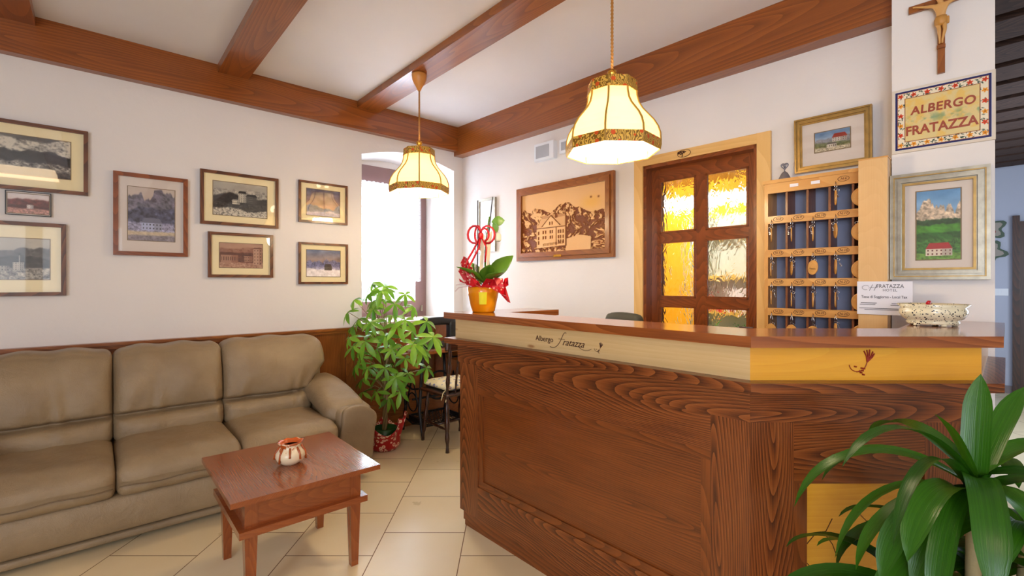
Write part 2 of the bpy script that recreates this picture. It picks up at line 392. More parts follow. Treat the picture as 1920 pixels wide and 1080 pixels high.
mb.box(1.6, 2.7, 4.41, 4.5, 2.46, 2.7)
struct(mb.build('wall_back', M['wall']))
# wall_right: the wall with the glazed door
DS0, DS1, DZ = 2.08, 2.833, 2.14
mb = MB()
mb.box(-.05, DS0, 0, .25, 0, 3.0, M=MBW); mb.box(DS1, 3.55, 0, .25, 0, 3.0, M=MBW); mb.box(DS0, DS1, 0, .25, DZ, 3.0, M=MBW)
struct(mb.build('wall_right', M['wall']))
mb = MB(); mb.box(-.36, -.028, 0, .42, 0, 2.95, M=MPW); struct(mb.build('wall_pillar', M['wall'], bev=.004))
mb = MB(); mb.box(-3.6, -3.45, -3.2, 4.6, 0, 3.0); struct(mb.build('wall_left', M['wall']))
mb = MB(); mb.box(-3.6, 8.5, -3.2, -3.05, 0, 3.0); struct(mb.build('wall_rear', M['wall']))
# the corridor beyond the pillar
mb = MB(); mb.box(8.24, 8.4, -3.1, 1.1, 0, 3.0); struct(mb.build('wall_corridor_end', M['grey_wall']))
mb = MB(); mb.box(3.2, 8.3, .82, .95, 0, 3.0); struct(mb.build('wall_corridor_side', M['grey_wall']))
mb = MB(); mb.box(8.22, 8.24, .31, .81, 0, .09, 'y'); struct(mb.build('baseboard_corridor', plain('grey_skirting', (122, 110, 112), .5)))
pl_m = wood('shadow_black_ceiling_boards', (10, 6, 4), (16, 10, 8), (24, 16, 12), .95, 30, 0, .8)  # coloured near black to give the shadow lines between the corridor beams
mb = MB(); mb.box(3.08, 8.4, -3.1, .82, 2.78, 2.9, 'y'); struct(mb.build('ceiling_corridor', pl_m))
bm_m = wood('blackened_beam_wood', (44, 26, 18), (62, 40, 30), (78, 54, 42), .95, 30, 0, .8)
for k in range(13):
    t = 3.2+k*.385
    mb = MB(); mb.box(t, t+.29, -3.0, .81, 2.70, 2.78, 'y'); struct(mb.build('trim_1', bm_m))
# the bar room behind the glazed door
BX = 4.75
mb = MB(); mb.box(BX, BX+.1, .95, 4.5, 0, 2.9); struct(mb.build('wall_bar_end', plain('yellow_wall_paint', (240, 186, 20), .7)))
mb = MB(); mb.box(3.1, BX, 4.0, 4.1, 0, 2.9); struct(mb.build('wall_bar_side', plain('yellow_side_paint', (240, 186, 30), .7)))
mb = MB(); mb.box(3.08, BX+.1, .95, 4.1, 2.36, 2.7, 'y'); struct(mb.build('ceiling_bar', M['beam']))
# ceiling timbers
mb = MB(); mb.box(-3.5, 2.80, 3.915, 3.985, 2.637, CZ+.01); struct(mb.build('trim_2', M['beam'], bev=.006))
mb = MB(); mb.box(-.02, 3.47, -.105, .0, 2.596, CZ+.01, M=MBW); struct(mb.build('trim_3', M['beam'], bev=.006))
for (a, b) in ((-2.55, -2.36), (-1.5, -1.31), (-.46, -.265), (.65, .845), (1.678, 1.873)):
    mb = MB(); mb.box(a, b, -3.05, 3.92, 2.82, CZ+.01, 'y'); struct(mb.build('trim_4', M['beam'], bev=.006))
# ------------------------------------------------------------------ wainscot
mb = MB()
for a, b in ((-3.45, -2.2), (-2.2, -.95), (-.95, .35), (.35, 1.62)): mb.box(a+.001, b-.001, 3.955, 3.98, .12, .90, 'z')
mb.box(1.62, 2.79, 3.955, 3.98, .12, .90, 'z')
for a in (1.62, 2.1, 2.5): mb.box(a-.03, a+.03, 3.94, 3.956, .12, .90, 'z')
mb.box(1.60, 2.79, 3.938, 3.956, .12, .24)
mb.box(-3.45, 2.79, 3.935, 3.98, 0, .12); mb.box(-3.45, 2.79, 3.94, 3.98, .90, .925); mb.box(-3.45, U0-.03, 3.925, 3.98, .925, .943)
struct(mb.build('trim_5', M['panel'], bev=.003))
# ------------------------------------------------------------------ alcove window
stone = plain('pale_sill_stone', (222, 214, 200), .35)
brown = plain('brown_window_paint', (138, 108, 108), .4)
win = thing('window_1', None, None, (2.22, 4.4, .95)); win['kind'] = 'structure'
def wpart(o): return attach(o, win)
mb = MB(); mb.prism([(U0-.03, 3.90), (U1+.02, 3.90), (U1, 3.985), (W1+.03, 4.42), (W0-.03, 4.42), (U0, 3.985)], .95, .975); wpart(mb.build('window_sill', stone, bev=.004))
mb = MB()
mb.box(1.66, 2.64, 4.40, 4.46, .975, 1.03); mb.box(1.66, 2.64, 4.40, 4.46, 2.36, 2.47)
mb.box(1.66, 1.73, 4.40, 4.46, 1.03, 2.36, 'z'); mb.box(2.58, 2.64, 4.40, 4.46, 1.03, 2.36, 'z')
wpart(mb.build('window_frame', brown, bev=.004))
mb = MB()
mb.box(1.73, 2.58, 4.375, 4.42, 1.03, 1.14); mb.box(1.73, 2.58, 4.375, 4.42, 2.29, 2.38)
mb.box(1.73, 1.81, 4.375, 4.42, 1.14, 2.29, 'z'); mb.box(2.50, 2.58, 4.375, 4.42, 1.14, 2.29, 'z')
wpart(mb.build('window_sash', brown, bev=.005))
mb = MB(); mb.box(1.81, 2.50, 4.395, 4.401, 1.14, 2.29); wpart(mb.build('window_pane', M['wglass']))
mb = MB(); mb.tube([(2.565, 4.36, 1.09), (2.565, 4.36, 1.03)], .011, 8); mb.tube([(2.565, 4.36, 2.32), (2.565, 4.36, 2.26)], .011, 8); wpart(mb.build('hinge', M['silver']))
# outside railing
rail = thing('window_railing', 'thin pale iron railing outside the alcove window', 'railing', (2.2, 4.54, .9))
mb = MB()
for z in (1.28, 1.05): mb.tube([(-.5, 0, z-.9), (.43, 0, z-.9)], .008, 6)
for k in range(8): mb.tube([(-.46+k*.125, 0, .045), (-.46+k*.125, 0, .48)], .005, 6)
mb.build('bars', plain('pale_iron', (150, 150, 156), .5), rail)
# lace curtain fixed to the sash
t = NT('white_lace'); o_ = t.n('ShaderNodeTexCoord').outputs['Object']
vo = t.n('ShaderNodeTexVoronoi'); vo.inputs['Scale'].default_value = 75; t.l(o_, vo.inputs['Vector'])
holes = t.math('MULTIPLY', t.math('LESS_THAN', vo.outputs['Distance'], .28), .65)
t.set(Roughness=.9); t.b.inputs['Base Color'].default_value = (.9, .9, .92, 1)
tl = t.n('ShaderNodeBsdfTranslucent'); tl.inputs[0].default_value = (.95, .95, .97, 1); m1 = t.n('ShaderNodeMixShader'); m1.inputs[0].default_value = .6
t.l(t.b.outputs[0], m1.inputs[1]); t.l(tl.outputs[0], m1.inputs[2])
tr = t.n('ShaderNodeBsdfTransparent'); m2 = t.n('ShaderNodeMixShader'); t.l(t.math('ADD', holes, .12), m2.inputs[0]); t.l(m1.outputs[0], m2.inputs[1]); t.l(tr.outputs[0], m2.inputs[2]); t.l(m2.outputs[0], t.out.inputs[0])
nx, nz = 60, 24; V = []; Fc = []
for k in range(nz+1):
    for i in range(nx+1):
        u = i/nx; x = -.50+.82*u; z = 1.345+.955*k/nz
        if k == 0: z -= .012*abs(math.sin(u*PI*14))
        if k == nz: z += .012*abs(math.sin(u*PI*18))
        V.append((x, .008*math.sin(u*PI*16)+.004*math.sin(u*47), z))
for k in range(nz):
    for i in range(nx): a = k*(nx+1)+i; Fc.append((a, a+1, a+nx+2, a+nx+1))
o = mesh_obj('lace_curtain', V, Fc, t.m, None, smooth=True); o.location = (2.235, 4.355, 0); s = o.modifiers.new('s', 'SOLIDIFY'); s.thickness = .0015
tag(o, 'white lace curtain hanging flat over the alcove window sash', 'curtain')
# ------------------------------------------------------------------ glazed door
door = thing('door_1', None, None, tuple(locB(2.45, 0, 0)), ANG_B); door['kind'] = 'structure'
def dpart(o): return attach(o, door)
mb = MB(); w = .075
mb.box(2.012, DS0, -.022, .0, 0, 2.20, 'z', MBW); mb.box(DS1, 2.908, -.022, .0, 0, 2.20, 'z', MBW); mb.box(DS0, DS1, -.022, .0, DZ, 2.20, 'x', MBW)
dpart(mb.build('door_casing', M['casing'], bev=.002))
mb = MB()
mb.box(DS0, DS0+.022, -.01, .25, 0, DZ, 'z', MBW); mb.box(DS1-.022, DS1, -.01, .25, 0, DZ, 'z', MBW); mb.box(DS0, DS1, -.01, .25, DZ-.022, DZ, 'x', MBW)
dpart(mb.build('door_frame', M['door']))
mb = MB(); y0, y1 = .065, .105
cols = ((2.165, 2.425), (2.492, 2.757)); rows = ((1.668, 2.035), (1.222, 1.608), (.78, 1.165))
mb.box(DS0+.022, 2.165, y0, y1, .01, 2.118, 'z', MBW); mb.box(2.757, DS1-.022, y0, y1, .01, 2.118, 'z', MBW)
mb.box(2.165, 2.757, y0, y1, 2.035, 2.118, 'x', MBW); mb.box(2.425, 2.492, y0, y1, .78, 2.035, 'z', MBW)
for za, zb in ((1.608, 1.668), (1.165, 1.222), (.01, .78)):
    for a, b in cols if za > .5 else ((2.165, 2.757),): mb.box(a, b, y0, y1, za, zb, 'x', MBW)
leafo = dpart(mb.build('door_leaf', M['door'], bev=.004))
mb = MB()
for a, b in cols:
    for za, zb in rows:
        for q in ((a, b, za, za+.012), (a, b, zb-.012, zb), (a, a+.012, za, zb), (b-.012, b, za, zb)): mb.box(q[0], q[1], y0-.006, y0+.004, q[2], q[3], 'x', MBW)
dpart(mb.build('glazing_bead', M['door']))
t = NT('rippled_glass'); o_ = t.n('ShaderNodeTexCoord').outputs['Object']
t.set(Roughness=.03, IOR=1.45); t.b.inputs['Transmission Weight'].default_value = 1
mpn = t.n('ShaderNodeMapping'); mpn.inputs['Scale'].default_value = (1, 1, .45); t.l(o_, mpn.inputs[0])
t.bump(t.math('ADD', t.noise(mpn.outputs[0], 15, 2, .5, 1.6), t.math('MULTIPLY', t.noise(mpn.outputs[0], 36, 1), .10)), .42, .02)
for a, b in cols:
    for za, zb in rows: dpart(box('glass_pane', t.m, None, a, b, .083, .088, za, zb, M=MBW))
mb = MB(); ring = [(2.385+.045*math.cos(a), -.0235, 2.171+.024*math.sin(a)) for a in [i*2*PI/24 for i in range(24)]]
mb.tube([MBW @ Vector(p) for p in ring], .0018, 4, True)
for k in range(26):
    a = R.uniform(0, 2*PI); r = R.random()**.5; c = MBW @ Vector((2.375+.028*r*math.cos(a), -.0235, 2.178+.012*r*math.sin(a))); mb.tube([c, c+Vector((0, .008, .002))], .003, 5)
mb.tube([MBW @ Vector((2.375, -.0235, 2.17)), MBW @ Vector((2.372, -.0235, 2.15))], .003, 5)
dpart(mb.build('tree_mark', M['brand']))
mb = MB(); mb.box(2.79, 2.80, .045, .066, .96, 1.12, M=MBW); mb.tube([MBW @ Vector(p) for p in ((2.795, .065, 1.05), (2.795, .02, 1.05), (2.72, .02, 1.05))], .007, 8); dpart(mb.build('door_handle', M['metal']))
# things seen blurred through the glass
lampt = thing('strip_light', 'long white strip light glowing behind the door glass', 'lamp', (4.60, 2.2, 2.12))
mb = MB().box(0, .15, -.95, 1.2, .06, .10); mb.build('housing', M['white'], lampt)
mb = MB().box(.02, .13, -.93, 1.18, -.02, .06); mb.build('tube', emit('strip_light_glow', (236, 244, 255), 3), lampt)
point('bar_room_lamp', (3.7, 2.5, 2.1), 55, (1, .93, .8), .12)
sh = thing('bar_shelf', 'white wall shelving blurred behind the right door panes', 'shelf', (4.45, 1.75, 0))
white_s = plain('pale_green_shelf_paint', (214, 224, 214), .5)
mb = MB(); mb.box(.25, .29, -.55, .62, 0, 2.0); mb.box(0, .27, -.55, -.52, 0, 2.0); mb.box(0, .27, .58, .61, 0, 2.0); mb.build('carcass', white_s, sh)
for z in (.62, 1.02, 1.36, 1.78): box('shelf_board', plain('yellow_shelf_board', (222, 190, 90), .5), sh, 0, .27, -.53, .6, z, z+.03, 'y')
items = [(('green_box'), (.04, .16, .66, (40, 170, 60), .42, .22)), (('red_box'), (.04, -.16, .66, (200, 40, 30), .16, .2)), (('white_basin'), (.05, .03, 1.06, (236, 236, 240), .46, .2)),
         (('dark_bag'), (.05, -.36, 1.1, (40, 60, 60), .2, .24)), (('red_basket'), (.05, .41, 1.06, (214, 80, 60), .2, .1)), (('blue_box'), (.05, -.2, 1.82, (60, 90, 170), .3, .14))]
for nm, (x, y, z, c, wy, hz_) in items:
    o = box(nm, plain(nm+'_paint', c, .5), None, 4.45+x, 4.45+x+.18, 1.75+y-wy/2, 1.75+y+wy/2, z-.008, z+hz_, bev=.02)
    tag(o, nm.replace('_', ' ')+' on the shelving blurred behind the door glass', nm.split('_')[1])
# ------------------------------------------------------------------ reception counter
PL = [Vector((1.453, 2.233)), Vector((1.478, .598)), Vector((2.048, .098)), Vector((2.7667, .1296))]
def offs(d, start=0.0, end=0.0):
    out = []
    dirs = [(PL[i+1]-PL[i]).normalized() for i in range(3)]
    nr = [Vector((-a.y, a.x)) for a in dirs]
    out.append(PL[0]+nr[0]*d+dirs[0]*start)
    for i in (1, 2):
        n0, n1 = nr[i-1], nr[i]; m = (n0+n1); m = m*(d/(1+n0.dot(n1))); out.append(PL[i]+m)
    out.append(PL[3]+nr[2]*d-dirs[2]*end)
    return out
def strip(d0, d1, z0, z1, start=0.0, end=0.0, segs=(0, 1, 2), mb=None, start1=None):
    mb = mb or MB(); a = offs(d0, start, end); b = offs(d1, start if start1 is None else start1, end)
    for i in segs:
        q = [a[i], a[i+1], b[i+1], b[i]]; g = (a[i+1]-a[i]); g = (g.x, g.y, 0)
        mb.hexa([(p.x, p.y, z0) for p in q], [(p.x, p.y, z1) for p in q], g)
    return mb
def segM(i):
    d = (PL[i+1]-PL[i]).normalized(); return Matrix.Translation((PL[i].x, PL[i].y, 0)) @ Matrix.Rotation(math.atan2(d.y, d.x), 4, 'Z')
TZ = 1.16
ct = thing('reception_counter', 'angled stained wood reception counter with pale pine band under the top', 'reception counter', (1.7, .9, 0))
def cpart(o): return attach(o, ct)
mb = strip(0, .26, TZ-.034, TZ)
mb.box(.0, .26, .258, .66, TZ-.034, TZ, 'y', segM(0))
cpart(mb.build('countertop', M['top'], bev=.006))
cpart(strip(.048, .07, 1.019, TZ-.034, .046, segs=(0,)).build('pine_band', M['pine']))
o = cpart(strip(.048, .07, 1.019, TZ-.034, 0, segs=(1, 2)).build('pine_band', M['pine_lit'])); o['label'] = 'pine band on the right side, yellowed as if in lamp light'
cpart(strip(-.002, .08, .990, 1.019, .006).build('ledge_moulding', M['oak'], bev=.008))
cpart(strip(.052, .08, .887, .990, .060).build('frieze_rail', M['oak'], bev=.002))
s0, s1, s2 = segM(0), segM(1), segM(2)
# carcass behind the frame
cpart(strip(.075, .095, .02, 1.126, .085).build('carcass', M['oak2']))
mb = MB(); mb.box(.09, .11, .09, .62, .0, 1.12, 'z', s0); mb.box(.10, .26, .6, .62, 0, 1.12, 'z', s0); cpart(mb.build('side_panel', M['oak']))
mb = strip(.066, .08, 0, .08, .11); cpart(mb.build('plinth', M['oak2']))
L0 = (PL[1]-PL[0]).length; L1 = (PL[2]-PL[1]).length; L2 = (PL[3]-PL[2]).length
def c45(i, d):        # how far the mitred corner of an offset face lies before the outer corner
    o_ = offs(d); a = (o_[i]-PL[i-1 if i else 0]); return o_
FO = .056
of = offs(FO)
def rel(i, p):
    m = segM(i).inverted() @ Vector((p.x, p.y, 0)); return m.x
e0 = rel(0, of[1]); b1 = rel(1, of[1]); e1 = rel(1, of[2]); b2 = rel(2, of[2])
def fbox(M_, a, b, z0, z1, g, name, mat, y0=FO, y1=.078, bv=.003):
    return cpart(MB().box(a, b, y0, y1, z0, z1, g, M_).build(name, mat, bev=bv))
fbox(s0, .078, .235, .08, .887, 'z', 'stile', M['oak']); fbox(s0, 1.485, e0, .08, .887, 'z', 'stile', M['oak'])
fbox(s0, .235, 1.485, .765, .887, 'x', 'top_rail', M['oak']); fbox(s0, .235, 1.485, .08, .245, 'x', 'bottom_rail', M['oak'])
def panel(M_, a, b, z0, z1, mat, mw=.036):
    mb = MB()
    for (p, q, r_, s_, g) in ((a, b, z0, z0+mw, 'x'), (a, b, z1-mw, z1, 'x'), (a, a+mw, z0+mw, z1-mw, 'z'), (b-mw, b, z0+mw, z1-mw, 'z')):
        mb.box(p, q, FO+.005, .076, r_, s_, g, M_)
    cpart(mb.build('panel_moulding', M['oak2'], bev=.006))
    return cpart(MB().box(a+mw, b-mw, FO+.013, .077, z0+mw, z1-mw, 'x', M_).build('inset_panel', mat, bev=.003))
panel(s0, .235, 1.485, .245, .765, M['oak2'])
fbox(s1, b1, .162, .08, .887, 'z', 'stile', M['oak']); fbox(s1, .57, e1, .08, .887, 'z', 'stile', M['oak'])
fbox(s1, .162, .57, .737, .887, 'x', 'top_rail', M['oak']); fbox(s1, .162, .57, .08, .16, 'x', 'bottom_rail', M['oak'])
ip = panel(s1, .162, .57, .16, .737, M['pine_lit'], .044); ip['label'] = 'pine inset panel with carved mountain lines, yellowed as if in lamp light'
def line(M_, pts, y, mb, r=.0013): mb.tube([M_ @ Vector((x, y, z)) for x, z in pts], r, 5)
mb = MB(); Y = FO+.0125
for pts in ([(.21, .50), (.235, .53), (.27, .54), (.29, .58)], [(.26, .54), (.29, .50), (.305, .46)], [(.27, .42), (.255, .39), (.26, .36)], [(.34, .56), (.37, .60), (.40, .57), (.42, .53), (.46, .56), (.50, .50)], [(.21, .44), (.25, .40), (.24, .34), (.28, .28)], [(.44, .46), (.47, .42), (.52, .44)]):
    line(s1, pts, Y, mb)
cpart(mb.build('carved_lines', M['brand']))
fbox(s2, b2, b2+.10, .08, .887, 'z', 'stile', M['oak']); fbox(s2, L2-.10, L2-.01, .08, .887, 'z', 'stile', M['oak']); fbox(s2, b2+.1, L2-.1, .737, .887, 'x', 'top_rail', M['oak']); fbox(s2, b2+.1, L2-.1, .08, .2, 'x', 'bottom_rail', M['oak'])
panel(s2, b2+.1, L2-.1, .2, .737, M['oak2'])
# writing burnt into the pine band: Albergo fratazza, with a flower
def onseg(i, x, y, z): return segM(i) @ Matrix.Translation((x, y, z)) @ WALLM
xs = L0-.905
cpart(text('Albergo', .034, M['brand'], None, onseg(0, xs, .0465, 1.070), .0006, name='lettering', sx=1.0))
cpart(text('ratazza', .042, M['brand'], None, onseg(0, L0-.738, .0465, 1.066), .0006, shear=.45, sx=1.0))
def bez(p0, p1, p2, p3, n=14): return [tuple((1-t)**3*a+3*(1-t)**2*t*b+3*(1-t)*t*t*c+t**3*d for a, b, c, d in zip(p0, p1, p2, p3)) for t in [k/n for k in range(n+1)]]
mb = MB(); X0 = L0-.805
line(s0, bez((X0-.065, 1.040), (X0-.03, 1.028), (X0-.01, 1.06), (X0, 1.075)) + bez((X0, 1.075), (X0+.012, 1.10), (X0+.018, 1.112), (X0+.030, 1.106)), .0465, mb, .0014)
line(s0, [(X0-.014, 1.078), (X0+.022, 1.078)], .0465, mb, .001)
cpart(mb.build('burnt_initial', M['brand'])); mb = MB()
line(s0, bez((X0+.10, 1.054), (X0+.12, 1.038), (X0+.15, 1.042), (X0+.165, 1.052)), .0465, mb, .001)
def flower(M_, x, z, k, y, mb):
    line(M_, bez((x-.6*k, z-.15*k), (x-.55*k, z-.5*k), (x-.1*k, z-.55*k), (x-.05*k, z-.4*k)), y, mb, .02*k)
    line(M_, bez((x-.25*k, z-.5*k), (x+.1*k, z-.5*k), (x+.2*k, z-.3*k), (x+.3*k, z)), y, mb, .022*k)
    for dx, dz in ((-.02, .55), (.12, .6), (.26, .62), (.42, .52), (.5, .42)):
        line(M_, [(x+.3*k, z), (x+(.3+dx*.55-.03)*k, z+dz*.55*k), (x+(.16+dx)*k, z+dz*k)], y, mb, .035*k)
    for dx, dz in ((-.3, -.22), (.02, -.3), (.05, -.42), (.12, -.32), (.1, -.62), (-.02, -.52)):
        line(M_, [(x+(dx-.05)*k, z+dz*k), (x+(dx+.06)*k, z+(dz-.02)*k)], y, mb, .04*k)
cpart(mb.build('burnt_flourish', M['brand']))
mb = MB(); flower(s0, L0-.605, 1.062, .034, .0465, mb); cpart(mb.build('burnt_flower', M['brand']))
mb = MB(); flower(s1, .365, 1.076, .062, .0465, mb); cpart(mb.build('burnt_flower', M['brand2']))
# ------------------------------------------------------------------ sofa
SX, SY = .35, 3.50
M['seam'] = plain('dark_taupe_seam', (106, 86, 62), .5)
sofa = thing('sofa', 'taupe leather three-seat sofa along the wall of framed pictures', 'sofa', (SX, SY, 0))
def sm_(name, parts, mat, parent, sub=0):
    mb = MB()
    for v, f in parts: mb.raw(v, f)
    o = mb.build(name, mat, parent, smooth=True)
    if sub: subsurf(o, sub)
    return o
def wob(x, y, z, s=1.0): return math.sin(x*13*s+y*7+1.3)*math.sin(z*11*s-y*5+.4)
# the cushions run at x = -.48 .07 .62 1.18 of the room
seams = [(-1.03+.0, -.48), (-.48, .07), (.07, .625), (.625, 1.18)][1:]
SW = .555
def base_fn(x, y, z):
    if z > 0: y2 = y
    return (x, y+(.012*math.cos(PI*(z)/.24) if y < 0 else 0), z)
X0s, X1s = -.50-SX, 1.20-SX
sm_('base', [rbox(X1s-X0s+.02, .84, .205, .035, (30, 8, 8), lambda x, y, z: (x, y-(.018*math.cos(z*PI/.22) if y < -.3 else 0), z), ((X0s+X1s)/2, 3.485-SY, .172))], M['leather'], sofa, 1)
sm_('plinth', [rbox(X1s-X0s+.02, .80, .055, .015, (24, 6, 3), None, ((X0s+X1s)/2, 3.49-SY, .047))], M['leather'], sofa, 1)
sm_('back_shell', [rbox(2.02, .16, .54, .07, (30, 6, 12), None, (.33-SX, 3.86-SY, .52))], M['leather'], sofa, 1)
for i in range(3):
    a = -.48+i*SW-SX; cx = a+SW/2; hw = SW/2
    def seat(x, y, z, i=i):
        ex = 1-(abs(x)/hw)**4; ey = 1-(abs(y+.04)/.42)**4
        if z > 0: z += .030*max(0, ex)*max(0, ey)+.0025*wob(x*3, y*3, 0, 1)*ex
        if y < -.30: z -= .05*((-y-.30)/.12)**1.6*(1 if z > 0 else -.1); y -= .018*max(0, ex)*math.cos(max(-1, min(1, z/.09))*PI/2)
        if y < -.33: y += .007*math.exp(-((z+.018)/.007)**2)
        z += .004*math.sin(x*34+i*2)*math.sin(y*9+i)*ex; y += .002*math.sin(x*90)*math.exp(-((z+.045)/.03)**2)*(1 if y < -.3 else 0)
        return (x, y, z)
    sm_('seat_cushion', [rbox(SW+.0, .78, .165, .042, (30, 30, 12), seat, (cx, 3.42-SY, .337))], M['leather'], sofa, 1)
    mb = MB(); mb.tube([(cx-hw+.012+(SW-.024)*k/16, 3.42-SY-.402-.013*(1-(abs(k-8)/8)**4), .318+.004*math.sin(k*.8+i)) for k in range(17)], .0035, 6); mb.build('piping', M['seam'], sofa, smooth=True)
    def back(x, y, z, i=i):
        # pillow above, lumbar roll below, one crease between them
        ex = 1-(abs(x)/hw)**4; zz = z+.26
        zc = .155
        f = -1 if y < 0 else 0
        if y < .02:
            t = (zz-zc)
            if t > 0: bul = .060*math.sin(min(1, t/.34)*PI)**.6*(.3+.7*max(0, ex))
            else: bul = .040*math.sin(min(1, -t/.17)*PI)**.6*(.3+.7*max(0, ex))
            y -= bul; y += .050*math.exp(-(t/.013)**2)
            rad = .013*math.sin(x*52+2.6*math.sin(x*17+i*2)+t*14*math.sin(x*9))*(.55+.45*math.sin(x*21+i*1.7))*math.exp(-max(0, t)/.09)*(1 if t > 0 else .7*math.exp(t/.08))
            y += rad+.009*math.sin(x*11+z*9+i*2.1)*ex+.005*math.sin(x*23-z*17+i*4)*ex*(1 if t > 0 else .3)
        y += .10*max(0, zz-.1)/.42                     # leans back
        if z > .1: z += .018*max(0, ex)*((z-.1)/.16)-.006*math.cos(x*30+i)*(z-.1)/.16
        x2 = x
        if i == 2 and x > 0: x2 = x+.115*max(0, min(1, (zz-.20)/.14))*(x/hw)**1.5*(1-.3*max(0, (zz-.38)/.14)**2)
        return (x2, y, z)
    sm_('back_cushion', [rbox(SW+.002, .22, .525, .048, (56, 8, 60), back, (cx, 3.66-SY, .655))], M['leather'], sofa, 1)
def arm(side, xa, xb):
    cx = (xa+xb)/2-SX; w_ = xb-xa
    def panel_fn(x, y, z):
        x += side*.03*((z+.24)/.48)**2 * (1 if x*side > 0 else .3)
        if z > .05 and y < 0: z -= .05*(z-.05)/.19*(min(1, -y/.4))
        return (x, y-.02*(z+.24), z)
    sm_('armrest', [rbox(w_, .80, .46, .05, (8, 18, 14), panel_fn, (cx, 3.49-SY, .30))], M['leather'], sofa, 1)
    def pad(x, y, z):
        t = max(0, min(1, (-y+.36)/.75))
        z += -.115*t**2.0
        z += .018*math.cos(y*7)*math.exp(-((x)/.1)**2)
        y2 = y+.008*math.sin(x*40)*t**3
        z += .004*math.sin(y*60+x*25)*max(0, t-.6)*2.5
        return (x-side*.01, y2, z)
    sm_('arm_pad', [rbox(w_+.055, .74, .155, .075, (14, 26, 10), pad, (cx-side*.012, 3.50-SY, .545))], M['leather'], sofa, 1)
    def fr(x, y, z):
        x += side*.035*((z+.23)/.46); 
        return (x, y-.03*(z+.23), z-.04*(abs(x)/(.11))**2*(1 if z > .1 else 0))
    sm_('arm_front', [rbox(w_+.012, .05, .45, .024, (8, 4, 14), fr, (cx, 3.085-SY, .285))], M['leather'], sofa, 1)
arm(1, 1.185, 1.415); arm(-1, -.72, -.485)
for x in (-.6, 1.3):
    for y in (3.18, 3.80): MB().tube([(x-SX, y-SY, 0), (x-SX, y-SY, .08)], .025, 12).build('foot', M['black'], sofa)
# ------------------------------------------------------------------ coffee table
TT = .465
tb = thing('coffee_table', 'square reddish brown wooden coffee table in front of the leather sofa', 'table', (.70, 2.42, 0))
a0, a1, b0, b1 = -.31, .31, -.325, .33
MB().box(a0, a1, b0, b1, TT-.022, TT, 'y').build('tabletop', M['table'], tb, bev=.005)
la0, la1, lb0, lb1 = -.25, .235, -.275, .225
mb = MB()
for (p, q, r_, s_, g) in ((la0+.004, la1-.004, lb0+.004, lb0+.022, 'x'), (la0+.004, la1-.004, lb1-.022, lb1-.004, 'x'), (la0+.004, la0+.022, lb0+.022, lb1-.022, 'y'), (la1-.022, la1-.004, lb0+.022, lb1-.022, 'y')): mb.box(p, q, r_, s_, .325, TT-.022, g)
mb.build('apron', M['table'], tb)
MB().box(la0-.024, la1+.024, lb0-.024, lb1+.024, .300, .328, 'x').build('moulding', M['table'], tb, bev=.006)
for x in (la0, la1-.048):
    for y in (lb0, lb1-.048):
        x2, y2 = x+.048, y+.048; k = .008
        mb = MB(); mb.hexa([(x+k, y+k, 0), (x2-k, y+k, 0), (x2-k, y2-k, 0), (x+k, y2-k, 0)], [(x, y, .30), (x2, y, .30), (x2, y2, .30), (x, y2, .30)], (0, 0, 1))
        mb.box(x, x2, y, y2, .325, TT-.022, 'z')
        mb.build('leg', M['table'], tb, bev=.002)
# ------------------------------------------------------------------ vase
vz = thing('ceramic_vase', 'small cream vase with rust brown drips on the coffee table', 'vase', (.696, 2.392, TT))
glaze = NT('cream_glaze'); o_ = glaze.n('ShaderNodeTexCoord').outputs['Object']; sp = glaze.n('ShaderNodeSeparateXYZ'); glaze.l(o_, sp.inputs[0])
f = glaze.math('ADD', sp.outputs[2], glaze.math('MULTIPLY', glaze.math('SUBTRACT', glaze.noise(o_, 42, 2), .5), .16))
glaze.l(glaze.ramp(f, [(.084, lin((234, 214, 180))), (.094, lin((178, 84, 30)))]), glaze.b.inputs['Base Color']); glaze.set(Roughness=.25)
wv = lambda r, z, a: (r*(1+(.05*math.cos(a*8) if z > .095 else 0)), z+(.002*math.cos(a*8) if z > .095 else 0))
MB().lathe([(.0, .0), (.034, 0), (.040, .004), (.058, .018), (.067, .038), (.064, .056), (.052, .072), (.045, .082), (.048, .092), (.056, .104), (.052, .104), (.043, .092), (.040, .082), (.050, .06), (.05, .03), (0, .02)], 40, wob=wv).build('body', glaze.m, vz, smooth=True)
mb = MB(); rust = plain('rust_drip_glaze', (166, 78, 30), .25)
for k in range(9):
    a = k*2*PI/9+.2; l = .025+.012*((k*7) % 3)
    mb.tube([(.047*math.cos(a), .047*math.sin(a), .084), (.058*math.cos(a), .058*math.sin(a), .068), (.066*math.cos(a), .066*math.sin(a), .055), (.069*math.cos(a), .069*math.sin(a), .068-l)], [.004, .005, .004, .005], 8)
mb.build('drips', rust, vz, smooth=True)
MB().lathe([(.041, .086), (.0445, .093), (.0525, .1035), (.0505, .1045), (.0425, .094), (.0395, .086)], 40, wob=wv).build('rim', plain('orange_rim_glaze', (206, 92, 30), .25), vz, smooth=True)
